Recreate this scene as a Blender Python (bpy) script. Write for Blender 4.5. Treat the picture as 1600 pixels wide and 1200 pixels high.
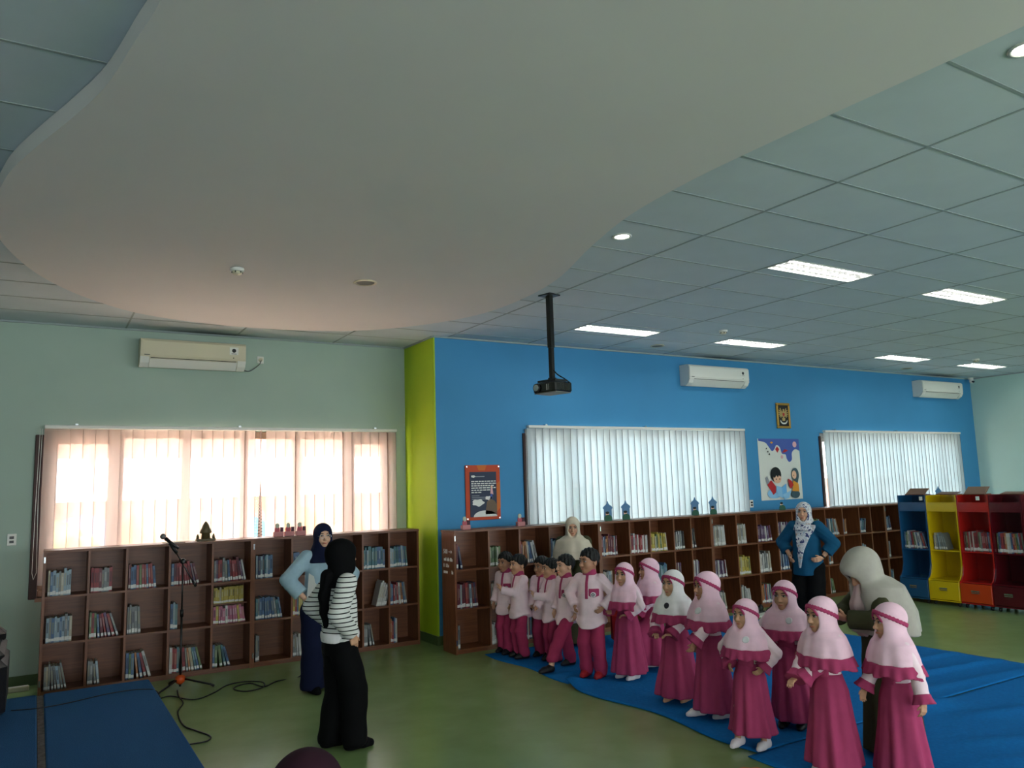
import bpy, math, random
import numpy as np
from mathutils import Matrix, Vector

for _o in list(bpy.data.objects):
    bpy.data.objects.remove(_o)
S = bpy.context.scene
COL = S.collection
R = math.radians
rnd = random.Random(7)

# ------------------------------------------------------------------ camera
YAW, PITCH, ROLL, FPX, CAMZ = 0.5462, 0.1296, -0.0304, 1222.1, 1.9
_f = np.array([math.sin(YAW) * math.cos(PITCH), math.cos(YAW) * math.cos(PITCH), math.sin(PITCH)])
_r0 = np.array([math.cos(YAW), -math.sin(YAW), 0.0])
_u0 = np.cross(_r0, _f)
_r = math.cos(ROLL) * _r0 + math.sin(ROLL) * _u0
_u = -math.sin(ROLL) * _r0 + math.cos(ROLL) * _u0
cam = bpy.data.cameras.new('camera')
cam.sensor_fit = 'HORIZONTAL'
cam.sensor_width = 36.0
cam.lens = FPX / 1600 * 36.0
cam.clip_end = 200
camo = bpy.data.objects.new('camera', cam)
COL.objects.link(camo)
camo.matrix_world = Matrix(((_r[0], _u[0], -_f[0], 0), (_r[1], _u[1], -_f[1], 0), (_r[2], _u[2], -_f[2], CAMZ), (0, 0, 0, 1)))
S.camera = camo

def project(x, y, z):
    p = np.array([x, y, z - CAMZ]); d = p @ _f
    if d < .1: return None
    return 800 + FPX * (p @ _r) / d, 600 - FPX * (p @ _u) / d, d

# ------------------------------------------------------------------ world, daylight, exposure
W = bpy.data.worlds.new('sky'); S.world = W
W.use_nodes = True
_bg = W.node_tree.nodes['Background']
_bg.inputs[0].default_value = (0.90, 0.96, 1.0, 1)
_bg.inputs[1].default_value = 6.5
S.view_settings.view_transform = 'Standard'
S.view_settings.look = 'None'
S.view_settings.gamma = 1
S.view_settings.use_curve_mapping = False
S.view_settings.exposure = 0.5

_sl = bpy.data.lights.new('sun', 'SUN'); _sl.energy = 80; _sl.angle = R(2); _sl.color = (1, .95, .88)
_so = bpy.data.objects.new('sun', _sl); COL.objects.link(_so); _so.location = (-6, -4, 12)
_so.rotation_euler = Vector((.75, .15, -1.0)).to_track_quat('-Z', 'Y').to_euler()

CEIL = 3.834
YB, YM, XC, XR = 8.925, 9.85, 4.265, 16.63      # blue wall, mint wall, jog, right wall
YREAR, XL = -6.0, -5.0
WZ0, WZ1 = 0.88, 2.66
WIN = [(0.05, 4.08, YM), (5.60, 9.73, YB), (11.68, 15.88, YB)]

def portal(x0, x1, z0, z1, y, sgn):
    l = bpy.data.lights.new('window_portal', 'AREA'); l.shape = 'RECTANGLE'
    l.size = x1 - x0; l.size_y = z1 - z0
    l.cycles.is_portal = True
    o = bpy.data.objects.new('window_portal', l); COL.objects.link(o)
    o.location = ((x0 + x1) / 2, y, (z0 + z1) / 2)
    o.rotation_euler = (R(-90) if sgn < 0 else R(90), 0, 0)   # light leaves along local -Z
for _x0, _x1, _y in WIN: portal(_x0, _x1, WZ0, WZ1, _y + .2, -1)
REAR_FILL_WIN = [(-4.0, 0.5), (1.5, 6.0), (7.0, 11.5), (12.2, 16.0)]  # unseen windows behind the camera, added to fill the room with daylight
for _x0, _x1 in REAR_FILL_WIN: portal(_x0, _x1, .9, 2.9, YREAR - .2, 1)

# ------------------------------------------------------------------ materials
MATS = {}
def srgb(c):
    return tuple((v / 12.92 if v <= .04045 else ((v + .055) / 1.055) ** 2.4) for v in c)
def mat(name, rgb, rough=.6, spec=.4, noise=0, nscale=8, metal=0, emit=0, bump=0, stretch=None, col2=None, coat=0):
    if name in MATS: return MATS[name]
    m = bpy.data.materials.new(name); m.use_nodes = True
    nt = m.node_tree; b = nt.nodes['Principled BSDF']
    c = srgb(rgb)
    b.inputs['Base Color'].default_value = (*c, 1)
    b.inputs['Roughness'].default_value = rough
    b.inputs['Specular IOR Level'].default_value = spec
    b.inputs['Metallic'].default_value = metal
    b.inputs['Coat Weight'].default_value = coat
    if emit:
        b.inputs['Emission Color'].default_value = (*c, 1); b.inputs['Emission Strength'].default_value = emit
    if noise or bump or col2:
        tc = nt.nodes.new('ShaderNodeTexCoord'); mp = nt.nodes.new('ShaderNodeMapping')
        nt.links.new(tc.outputs['Object'], mp.inputs[0])
        if stretch: mp.inputs['Scale'].default_value = stretch
        n = nt.nodes.new('ShaderNodeTexNoise'); n.inputs['Scale'].default_value = nscale; n.inputs['Detail'].default_value = 5
        nt.links.new(mp.outputs[0], n.inputs[0])
        rp = nt.nodes.new('ShaderNodeValToRGB')
        c2 = srgb(col2) if col2 else None
        rp.color_ramp.elements[0].position = .3; rp.color_ramp.elements[1].position = .7
        k = noise if noise else .1
        rp.color_ramp.elements[0].color = (*((c2) if c2 else [v * (1 - k) for v in c]), 1)
        rp.color_ramp.elements[1].color = (*([v * (1 if c2 else (1 + k)) for v in c]), 1)
        nt.links.new(n.outputs[0], rp.inputs[0])
        nt.links.new(rp.outputs[0], b.inputs['Base Color'])
        if bump:
            bp = nt.nodes.new('ShaderNodeBump'); bp.inputs['Strength'].default_value = bump; bp.inputs['Distance'].default_value = .02
            nt.links.new(n.outputs[0], bp.inputs['Height']); nt.links.new(bp.outputs[0], b.inputs['Normal'])
    MATS[name] = m
    return m

def mix_mat(name, parts):
    """parts: list of (bsdf_type, colour, weight) mixed in turn"""
    if name in MATS: return MATS[name]
    m = bpy.data.materials.new(name); m.use_nodes = True; nt = m.node_tree
    nt.nodes.remove(nt.nodes['Principled BSDF']); out = nt.nodes['Material Output']
    cur, acc = None, 0
    for typ, colr, w in parts:
        n = nt.nodes.new(typ); n.inputs['Color'].default_value = (*colr, 1)
        if 'Roughness' in n.inputs and typ == 'ShaderNodeBsdfGlossy': n.inputs['Roughness'].default_value = .03
        if cur is None: cur, acc = n.outputs[0], w
        else:
            mx = nt.nodes.new('ShaderNodeMixShader'); mx.inputs[0].default_value = w / (acc + w)
            nt.links.new(cur, mx.inputs[1]); nt.links.new(n.outputs[0], mx.inputs[2]); cur = mx.outputs[0]; acc += w
    nt.links.new(cur, out.inputs['Surface'])
    MATS[name] = m
    return m

M_WALL_MINT = mat('mint_paint', (.64, .71, .66), .75, .2, .05, 1.2, bump=.03)
M_WALL_BLUE = mat('blue_paint', (.24, .53, .72), .6, .3, .05, 1.0, bump=.02)
M_LIME = mat('lime_paint', (.64, .76, .14), .55, .3, .04, 1.0)
M_WALL_R = mat('pale_mint_paint', (.70, .82, .79), .7, .2, .04, 1.0)
M_TILE = mat('ceiling_board', (.78, .82, .84), .85, .15, .03, 3)
def soot(m, spots):
    nt = m.node_tree; bs = nt.nodes['Principled BSDF']; src = bs.inputs['Base Color'].links[0].from_socket
    ge = nt.nodes.new('ShaderNodeNewGeometry'); ns = nt.nodes.new('ShaderNodeTexNoise'); ns.inputs['Scale'].default_value = 3
    nt.links.new(ge.outputs['Position'], ns.inputs[0])
    cur = src
    for (x, y, rx, ry) in spots:
        mp = nt.nodes.new('ShaderNodeMapping'); mp.inputs['Location'].default_value = (-x / rx, -y / ry, 0); mp.inputs['Scale'].default_value = (1 / rx, 1 / ry, 0)
        nt.links.new(ge.outputs['Position'], mp.inputs[0])
        ln = nt.nodes.new('ShaderNodeVectorMath'); ln.operation = 'LENGTH'; nt.links.new(mp.outputs[0], ln.inputs[0])
        mr = nt.nodes.new('ShaderNodeMapRange'); mr.inputs['From Min'].default_value = .25; mr.inputs['From Max'].default_value = 1; mr.inputs['To Min'].default_value = .85; mr.inputs['To Max'].default_value = 0
        nt.links.new(ln.outputs['Value'], mr.inputs['Value'])
        mx = nt.nodes.new('ShaderNodeMix'); mx.data_type = 'RGBA'; mx.inputs[7].default_value = (.055, .048, .042, 1)
        nt.links.new(mr.outputs[0], mx.inputs[0]); nt.links.new(cur, mx.inputs[6]); cur = mx.outputs[2]
    nt.links.new(cur, bs.inputs['Base Color'])
soot(M_TILE, [(1.75, 9.86, .75, .22), (9.35, 8.93, .85, .30), (15.4, 8.93, .85, .30)])
M_BAR = mat('ceiling_bar', (.60, .64, .64), .6, .3)
M_SOFFIT = mat('soffit_paint', (.86, .84, .83), .8, .2, .02, 1.0)
M_WOOD = mat('brown_laminate', (.47, .28, .16), .42, .45, 0, 6, stretch=(.6, 6, 9), col2=(.37, .205, .11), bump=.01)
M_WOODV = mat('brown_laminate_upright', (.50, .30, .175), .4, .45, 0, 6, stretch=(9, 6, .6), col2=(.40, .225, .12), bump=.01)
M_BLACK = mat('black_plastic', (.035, .035, .04), .4, .5)
M_BLACKM = mat('black_metal', (.03, .03, .032), .35, .5)
M_WHITE = mat('white_plastic', (.86, .86, .83), .4, .4)
M_CREAM = mat('cream_plastic', (.80, .77, .66), .4, .4)
M_CHROME = mat('chrome', (.8, .8, .82), .18, .5, metal=1)
M_FRAME = mat('window_frame_paint', (.62, .50, .42), .5, .3)
M_FRAMEB = mat('window_frame_grey', (.62, .63, .62), .5, .3)
M_DARKFRAME = mat('dark_reveal_paint', (.28, .20, .19), .6, .3)
M_GLASS = mix_mat('window_glass', [('ShaderNodeBsdfTransparent', (.97, .98, .98), .94), ('ShaderNodeBsdfGlossy', (1, 1, 1), .06)])
M_BLINDP = mix_mat('peach_blind_fabric', [('ShaderNodeBsdfTransparent', (1, .97, .96), .52), ('ShaderNodeBsdfTranslucent', (.50, .43, .40), .34), ('ShaderNodeBsdfDiffuse', (.76, .70, .67), .14)])
M_BLINDW = mix_mat('white_blind_fabric', [('ShaderNodeBsdfTransparent', (.86, .95, 1), .16), ('ShaderNodeBsdfTranslucent', (.46, .56, .60), .42), ('ShaderNodeBsdfDiffuse', (.70, .73, .73), .52)])

M_SLAT_SHADE = mat('slat_overlap_shade', (.42, .39, .37), .8, .1)  # shadow between overlapping slats, painted as a dark strip on each edge
def floor_material():
    m = mat('green_vinyl', (.40, .47, .27), .28, .5)
    nt = m.node_tree; b = nt.nodes['Principled BSDF']
    tc = nt.nodes.new('ShaderNodeTexCoord')
    n = nt.nodes.new('ShaderNodeTexNoise'); n.inputs['Scale'].default_value = 3; n.inputs['Detail'].default_value = 8
    nt.links.new(tc.outputs['Object'], n.inputs[0])
    rp = nt.nodes.new('ShaderNodeValToRGB')
    rp.color_ramp.elements[0].position = .3; rp.color_ramp.elements[1].position = .75
    rp.color_ramp.elements[0].color = (*srgb((.47, .56, .35)), 1); rp.color_ramp.elements[1].color = (*srgb((.51, .60, .39)), 1)
    nt.links.new(n.outputs[0], rp.inputs[0]); nt.links.new(rp.outputs[0], b.inputs['Base Color'])
    n2 = nt.nodes.new('ShaderNodeTexNoise'); n2.inputs['Scale'].default_value = 1.6; n2.inputs['Detail'].default_value = 3
    mp = nt.nodes.new('ShaderNodeMapping'); mp.inputs['Scale'].default_value = (1, 2.2, 1); mp.inputs['Rotation'].default_value = (0, 0, .5)
    nt.links.new(tc.outputs['Object'], mp.inputs[0]); nt.links.new(mp.outputs[0], n2.inputs[0])
    bp = nt.nodes.new('ShaderNodeBump'); bp.inputs['Strength'].default_value = .16; bp.inputs['Distance'].default_value = .02
    nt.links.new(n2.outputs[0], bp.inputs['Height']); nt.links.new(bp.outputs[0], b.inputs['Normal'])
    mr = nt.nodes.new('ShaderNodeMapRange'); mr.inputs['To Min'].default_value = .20; mr.inputs['To Max'].default_value = .30
    nt.links.new(n.outputs[0], mr.inputs['Value']); nt.links.new(mr.outputs[0], b.inputs['Roughness'])
    return m
M_FLOOR = floor_material()
M_COVE = mat('green_cove_vinyl', (.30, .38, .22), .4, .4)

# ------------------------------------------------------------------ mesh helpers
class MB:
    def __init__(s): s.v, s.f, s.m, s.sm = [], [], [], []
    def add(s, vs, fs, mi=0, smooth=False):
        o = len(s.v); s.v += [tuple(v) for v in vs]
        for q in fs: s.f.append(tuple(i + o for i in q)); s.m.append(mi); s.sm.append(smooth)
        return s
    def box(s, a, b, mi=0, bev=0):
        (x0, y0, z0), (x1, y1, z1) = a, b
        if bev <= 0:
            return s.add([(x0, y0, z0), (x1, y0, z0), (x1, y1, z0), (x0, y1, z0), (x0, y0, z1), (x1, y0, z1), (x1, y1, z1), (x0, y1, z1)],
                         [(0, 3, 2, 1), (4, 5, 6, 7), (0, 1, 5, 4), (1, 2, 6, 5), (2, 3, 7, 6), (3, 0, 4, 7)], mi)
        e = bev
        def oct_(z, i): return [(x0 + i, y0 + e + i, z), (x0 + e + i, y0 + i, z), (x1 - e - i, y0 + i, z), (x1 - i, y0 + e + i, z), (x1 - i, y1 - e - i, z), (x1 - e - i, y1 - i, z), (x0 + e + i, y1 - i, z), (x0 + i, y1 - e - i, z)]
        return s.loft([oct_(z0, e), oct_(z0 + e, 0), oct_(z1 - e, 0), oct_(z1, e)], mi)
    def loft(s, rings, mi=0, smooth=False, cap=True, closed=True):
        n = len(rings[0]); vs = [p for r in rings for p in r]; fs = []
        for i in range(len(rings) - 1):
            for j in range(n if closed else n - 1):
                k = (j + 1) % n
                fs.append((i * n + j, i * n + k, (i + 1) * n + k, (i + 1) * n + j))
        s.add(vs, fs, mi, smooth)
        if cap and closed:
            o = len(s.v) - len(vs)
            s.f.append(tuple(o + j for j in reversed(range(n)))); s.m.append(mi); s.sm.append(False)
            s.f.append(tuple(o + (len(rings) - 1) * n + j for j in range(n))); s.m.append(mi); s.sm.append(False)
        return s
    def tube(s, pts, r, n=8, mi=0, cap=True):
        pts = [Vector(p) for p in pts]; rs = r if isinstance(r, (list, tuple)) else [r] * len(pts)
        rings, up = [], None
        for i, p in enumerate(pts):
            t = (pts[min(i + 1, len(pts) - 1)] - pts[max(i - 1, 0)]).normalized()
            if up is None or abs(up.dot(t)) > .98:
                up = Vector((0, 0, 1)) if abs(t.z) < .9 else Vector((1, 0, 0))
            a = t.cross(up).normalized(); b = a.cross(t).normalized(); up = b
            rings.append([tuple(p + (a * math.cos(2 * math.pi * k / n) + b * math.sin(2 * math.pi * k / n)) * rs[i]) for k in range(n)])
        return s.loft([list(reversed(q)) for q in rings], mi, True, cap)
    def cyl(s, p, q, r, n=16, mi=0): return s.tube([p, q], r, n, mi)
    def lathe(s, prof, c=(0, 0, 0), n=20, mi=0):
        return s.loft([[(c[0] + rr * math.cos(2 * math.pi * k / n), c[1] + rr * math.sin(2 * math.pi * k / n), c[2] + z) for k in range(n)] for rr, z in prof], mi, True)
    def ball(s, c, r, n=12, mi=0):
        if not isinstance(r, (list, tuple)): r = (r, r, r)
        m = n // 2 + 1
        rings = []
        for i in range(m):
            a = math.pi * (i + .02) / (m - 1 + .04) - math.pi / 2
            rings.append([(c[0] + r[0] * math.cos(a) * math.cos(2 * math.pi * k / n), c[1] + r[1] * math.cos(a) * math.sin(2 * math.pi * k / n), c[2] + r[2] * math.sin(a)) for k in range(n)])
        return s.loft(rings, mi, True)
    def prism(s, poly, axis, d0, d1, mi=0):
        """poly 2D points; axis 'x','y','z' is the extrusion axis"""
        def P(a, b, d): return {'x': (d, a, b), 'y': (a, d, b), 'z': (a, b, d)}[axis]
        n = len(poly)
        area = sum(poly[i][0] * poly[(i + 1) % n][1] - poly[(i + 1) % n][0] * poly[i][1] for i in range(n))
        pl = list(poly) if area > 0 else list(reversed(poly))
        if axis == 'y': pl = list(reversed(pl))
        return s.loft([[P(a, b, d0) for a, b in pl], [P(a, b, d1) for a, b in pl]], mi)
    def build(s, name, mats, parent=None, loc=None, rz=None):
        me = bpy.data.meshes.new(name); me.from_pydata(s.v, [], s.f)
        for m in (mats if isinstance(mats, (list, tuple)) else [mats]): me.materials.append(m)
        me.polygons.foreach_set('material_index', s.m); me.polygons.foreach_set('use_smooth', s.sm); me.update()
        return link(name, me, parent, loc, rz)

def link(name, data, parent=None, loc=None, rz=None):
    o = bpy.data.objects.new(name, data); COL.objects.link(o)
    if parent is not None: o.parent = parent
    if loc is not None: o.location = loc
    if rz is not None: o.rotation_euler = (0, 0, rz)
    return o
def tag(o, label, cat, group=None):
    o['label'] = label; o['category'] = cat
    if group: o['group'] = group
    return o
def thing(name, label, cat, loc=(0, 0, 0), rz=0, group=None):
    return tag(link(name, None, None, loc, rz), label, cat, group)
def struct(o):
    o['kind'] = 'structure'; return o

def catmull(pts, n=8, closed=False):
    out = []; N = len(pts); pts = [np.array(p, float) for p in pts]
    for i in range(N if closed else N - 1):
        if closed: p0, p1, p2, p3 = pts[(i - 1) % N], pts[i], pts[(i + 1) % N], pts[(i + 2) % N]
        else: p0, p1, p2, p3 = pts[max(i - 1, 0)], pts[i], pts[i + 1], pts[min(i + 2, N - 1)]
        for k in range(n):
            t = k / n
            out.append(tuple(.5 * ((2 * p1) + (-p0 + p2) * t + (2 * p0 - 5 * p1 + 4 * p2 - p3) * t * t + (-p0 + 3 * p1 - 3 * p2 + p3) * t ** 3)))
    if not closed: out.append(tuple(pts[-1]))
    return out
def ell(cx, cy, rx, ry, n=20, a0=0, a1=360):
    return [(cx + rx * math.cos(R(a0 + (a1 - a0) * k / n)), cy + ry * math.sin(R(a0 + (a1 - a0) * k / n))) for k in range(n + (0 if a1 - a0 == 360 else 1))]

# ------------------------------------------------------------------ the room
struct(MB().box((XL - .2, YREAR - .2, -.12), (XR + .2, YM + .2, 0)).build('floor', M_FLOOR))

def wall_with_holes(name, x0, x1, y, th, holes, m, z1=CEIL + .15):
    b = MB(); cur = x0
    for hx0, hx1, z0, zt in holes:
        b.box((cur, min(y, y + th), 0), (hx0, max(y, y + th), z1))
        b.box((hx0, min(y, y + th), 0), (hx1, max(y, y + th), z0)); b.box((hx0, min(y, y + th), zt), (hx1, max(y, y + th), z1)); cur = hx1
    b.box((cur, min(y, y + th), 0), (x1, max(y, y + th), z1))
    return struct(b.build(name, m))
wall_with_holes('wall_back_mint', XL, XC, YM, .18, [(WIN[0][0], WIN[0][1], WZ0, WZ1)], M_WALL_MINT)
wall_with_holes('wall_back_blue', XC + .02, XR, YB, .18, [(a, b, WZ0, WZ1) for a, b, _ in WIN[1:]], M_WALL_BLUE)
struct(MB().box((XC, YB, 0), (XC + .02, YM + .18, CEIL + .15)).build('wall_return_lime', M_LIME))
struct(MB().box((XR, YREAR, 0), (XR + .18, YB + .18, CEIL + .15)).build('wall_right', M_WALL_R))
struct(MB().box((XL - .18, YREAR, 0), (XL, YM + .18, CEIL + .15)).build('wall_left', M_WALL_MINT))
wall_with_holes('wall_rear', XL, XR, YREAR, -.18, [(a, b, .9, 2.9) for a, b in REAR_FILL_WIN], M_WALL_MINT)
for nm, a, b in [('baseboard_mint', (XL, YM - .012, 0), (XC, YM, .11)), ('baseboard_lime', (XC - .012, YB - .012, 0), (XC, YM - .012, .11)),
                 ('baseboard_blue', (XC, YB - .012, 0), (XR, YB, .11)), ('baseboard_right', (XR - .012, YREAR, 0), (XR, YB - .012, .11))]:
    struct(MB().box(a, b).build(nm, M_COVE))

# ceiling: boards on a grid, the boards in view as separate pieces
GX0, GY0, GA, GB = 3.25, 2.497, 1.222, .615
ceil = struct(link('ceiling', None))
slab = MB().box((XL, YREAR, CEIL + .04), (XR, YM, CEIL + .15)).build('ceiling_slab', M_TILE, ceil)
LIGHT_CELLS = {(2, 3), (4, 3), (2, 8), (4, 8), (7, 8), (9, 8), (7, 3), (9, 3), (2, -2), (4, -2), (7, -2), (9, -2), (-3, -2), (2, -7), (4, -7), (7, -7), (9, -7), (-3, -7)}
tiles = []
i0, i1 = math.floor((XL - GX0) / GA), math.ceil((XR - GX0) / GA)
j0, j1 = math.floor((YREAR - GY0) / GB), math.ceil((YM - GY0) / GB)
for i in range(i0, i1):
    for j in range(j0, j1):
        xa, xb = max(XL, GX0 + i * GA), min(XR, GX0 + (i + 1) * GA); ya, yb = max(YREAR, GY0 + j * GB), min(YM, GY0 + (j + 1) * GB)
        if xb - xa < .03 or yb - ya < .03: continue
        q = project((xa + xb) / 2, (ya + yb) / 2, CEIL)
        vis = q is not None and -150 < q[0] < 1750 and -150 < q[1] < 700
        if (i, j) in LIGHT_CELLS:
            ym = (ya + yb) / 2
            tiles.append((vis, q[2] if q else 99, xa, xb, ya, ym - .15)); tiles.append((vis, q[2] if q else 99, xa, xb, ym + .15, yb))
        else: tiles.append((vis, q[2] if q else 99, xa, xb, ya, yb))
tiles.sort(key=lambda t: (not t[0], t[1]))
tile_mesh = {}
rest = MB()
for k, (vis, d, xa, xb, ya, yb) in enumerate(tiles):
    if vis and k < 300:
        key = (round(xb - xa, 3), round(yb - ya, 3))
        if key not in tile_mesh:
            hx, hy = key[0] / 2 - .006, key[1] / 2 - .006
            t = MB().box((-hx, -hy, 0), (hx, hy, .02), bev=.004).build('ceiling_tile', M_TILE, ceil); tile_mesh[key] = t.data
        else: t = link('ceiling_tile', tile_mesh[key], ceil)
        t.location = ((xa + xb) / 2, (ya + yb) / 2, CEIL + rnd.uniform(-.0008, .0008))
    else: rest.box((xa + .006, ya + .006, CEIL), (xb - .006, yb - .006, CEIL + .02))
if rest.v:
    rest.build('ceiling_tile_field', M_TILE, ceil)['kind'] = 'stuff'
for i in range(i0 + 1, i1):
    x = GX0 + i * GA
    MB().box((x - .009, YREAR, CEIL - .004), (x + .009, YM, CEIL + .03)).build('ceiling_bar', M_BAR, ceil)
for j in range(j0 + 1, j1):
    y = GY0 + j * GB
    MB().box((XL, y - .009, CEIL - .003), (XR, y + .009, CEIL + .028)).build('ceiling_bar', M_BAR, ceil)
_edge = [(XL, YM - .02, XC, YM), (XC - .02, YB, XC, YM), (XC, YB - .02, XR, YB), (XR - .02, YREAR, XR, YB)]
for a in _edge: MB().box((a[0], a[1], CEIL - .02), (a[2], a[3], CEIL)).build('ceiling_edge_trim', M_BAR, ceil)

# dropped lobe of the ceiling
OUT = [(0.40, 2.2), (0.32, 2.96), (0.27, 3.27), (0.19, 3.74), (0.07, 4.15), (-0.06, 4.54), (-0.19, 4.97), (-0.26, 5.33), (-0.34, 5.79), (-0.29, 6.41), (-0.14, 7.06), (0.08, 7.6), (0.4, 8.09), (0.83, 8.5), (1.47, 8.73), (2.15, 8.76), (2.84, 8.61), (3.34, 8.28), (3.78, 7.68), (4.0, 7.06), (4.03, 6.34), (3.92, 5.6), (3.62, 4.71), (3.43, 4.01), (3.37, 3.39), (3.37, 2.9), (3.39, 2.36), (3.42, 1.79), (3.43, 1.2), (3.4, .2), (3.1, -1.4), (2.2, -2.4), (1.2, -2.2), (.5, -1.0), (.35, .4), (.42, 1.4)]
so = MB().prism(catmull(OUT, 6, True), 'z', 3.728, CEIL - .004).build('ceiling_lobe', M_SOFFIT)
struct(so)
for p in so.data.polygons: p.use_smooth = False

# windows
def make_window(k, x0, x1, y, fm, mull):
    root = struct(link('window_%d' % k, None, None, (0, 0, 0)))
    fy0, fy1 = y + .07, y + .13
    for a, b in [((x0, fy0, WZ0), (x1, fy1, WZ0 + .07)), ((x0, fy0, WZ1 - .09), (x1, fy1, WZ1)), ((x0, fy0, WZ0 + .07), (x0 + .07, fy1, WZ1 - .09)), ((x1 - .07, fy0, WZ0 + .07), (x1, fy1, WZ1 - .09))]:
        MB().box(a, b, bev=.006).build('window_frame', fm, root)
    xs = [x0 + .07] + mull + [x1 - .07]
    n = len(xs) - 1
    for i in range(n):
        a = xs[i] + (.045 if i else 0); b = xs[i + 1] - (.045 if i < n - 1 else 0)
        if i < n - 1: MB().box((xs[i + 1] - .045, fy0, WZ0 + .07), (xs[i + 1] + .045, fy1, WZ1 - .09), bev=.006).build('mullion', fm, root)
        za, zb = WZ0 + .07, WZ1 - .09
        if i in (0, n - 1):     # opening sash with a frame of its own
            sm = MB(); e = .065
            sm.box((a, fy0 - .01, za), (b, fy1 - .01, za + e)).box((a, fy0 - .01, zb - e), (b, fy1 - .01, zb)).box((a, fy0 - .01, za + e), (a + e, fy1 - .01, zb - e)).box((b - e, fy0 - .01, za + e), (b, fy1 - .01, zb - e))
            sm.build('opening_sash', fm, root); a += e; b -= e; za += e; zb -= e
        MB().box((a, y + .098, za), (b, y + .104, zb)).build('pane', M_GLASS, root)
    MB().box((x0 - .02, y - .03, WZ0 - .04), (x1 + .02, y + .13, WZ0)).build('window_sill', fm, root)
    return root
def mull_even(x0, x1): return [x0 + (x1 - x0) * q for q in (.185, .36, .525, .685, .845)]
make_window(1, *WIN[0], M_FRAME, mull_even(WIN[0][0], WIN[0][1]))
make_window(2, *WIN[1], M_FRAMEB, mull_even(WIN[1][0], WIN[1][1]))
make_window(3, *WIN[2], M_FRAMEB, mull_even(WIN[2][0], WIN[2][1]))
struct(MB().box((-.03, YM - .03, .87), (.05, YM + .02, 2.60), bev=.006).build('trim_1', M_DARKFRAME))
struct(MB().box((5.56, YB - .03, .87), (5.60, YB + .02, 2.60), bev=.006).build('trim_2', M_DARKFRAME))
struct(MB().box((11.64, YB - .03, .87), (11.68, YB + .02, 2.60), bev=.006).build('trim_3', M_DARKFRAME))

def dotted():
    m = mat('perforated_slat', (.5, .4, .36), .8, .1); nt = m.node_tree; bs = nt.nodes['Principled BSDF']
    tc = nt.nodes.new('ShaderNodeTexCoord'); ck = nt.nodes.new('ShaderNodeTexChecker'); ck.inputs['Scale'].default_value = 55
    ck.inputs['Color1'].default_value = (*srgb((.40, .30, .27)), 1); ck.inputs['Color2'].default_value = (*srgb((.80, .70, .66)), 1)
    nt.links.new(tc.outputs['Object'], ck.inputs[0]); nt.links.new(ck.outputs[0], bs.inputs['Base Color']); return m
def make_blind(label, x0, x1, y, m, seed, swing, turned, pitch=.122):
    rr = random.Random(seed)
    root = thing('vertical_blind', label, 'blind', ((x0 + x1) / 2, y, 0))
    w = (x1 - x0) / 2
    MB().box((-w, -.03, 2.665), (w, .03, 2.70), bev=.005).build('headrail', M_WHITE, root)
    for bx in (-w + .3, 0, w - .3): MB().box((bx - .015, -.01, 2.70), (bx + .015, .055, 2.72)).build('bracket', M_CHROME, root)
    n = round((x1 - x0) / pitch); step = (x1 - x0) / n
    me = MB()
    N = 6; ring0 = []
    prof = [(-.0635 + .127 * k / N, .006 * math.cos(math.pi * (k / N - .5))) for k in range(N + 1)]
    pl = prof + [(a, b - .0012) for a, b in reversed(prof)]
    me.loft([[(a, b, 0) for a, b in pl], [(a, b, 1) for a, b in pl]])
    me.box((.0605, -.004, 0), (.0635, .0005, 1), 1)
    proto = None
    for k in range(n):
        x = -w + (k + .5) * step
        if proto is None:
            o = me.build('blind_slat', [m, M_SLAT_SHADE], root); proto = o.data
        else: o = link('blind_slat', proto, root)
        top = 2.66; bot = 1.02 + rr.uniform(-.01, .01)
        ang = R((8 if pitch > .12 else -9) + rr.uniform(-swing, swing))
        if k in turned:
            COL.objects.unlink(o); bpy.data.objects.remove(o)
            rings = []
            for q in range(13):
                aa = R(86 - 44 * q / 12); zz = top - (top - bot) * q / 12
                rings.append([(x + u * math.cos(aa) - v * math.sin(aa), u * math.sin(aa) + v * math.cos(aa) - .02, zz) for u, v in ((-.0635, -.0006), (.0635, -.0006), (.0635, .0006), (-.0635, .0006))])
            MB().loft(list(reversed(rings))).build('twisted_slat', dotted(), root)
            continue
        o.location = (x, 0, bot); o.scale = (1, 1, top - bot); o.rotation_euler = (R(rr.uniform(-.25, .25)), 0, ang)
    cb = MB()
    for dx in (0, .02):
        cb.tube([(-w - .04 + dx, -.02, 2.66), (-w - .05 + dx, -.02, 1.9), (-w - .055 + dx * 2, -.02, 1.15), (-w - .04, -.02, 1.08)], .0025, 5)
    cb.build('pull_cord', M_WHITE, root)
    return root
make_blind('peach-tinted vertical slat blind glowing over the window of the mint wall', .05, 4.10, YM - .08, M_BLINDP, 3, 5, (18,))
make_blind('white vertical slat blind on the blue wall behind the hanging projector', 5.60, 9.72, YB - .08, M_BLINDW, 4, 2.5, (), .115)
make_blind('white vertical slat blind on the blue wall nearest the coloured shelves', 11.70, 15.90, YB - .08, M_BLINDW, 5, 2.5, (), .115)

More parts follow.
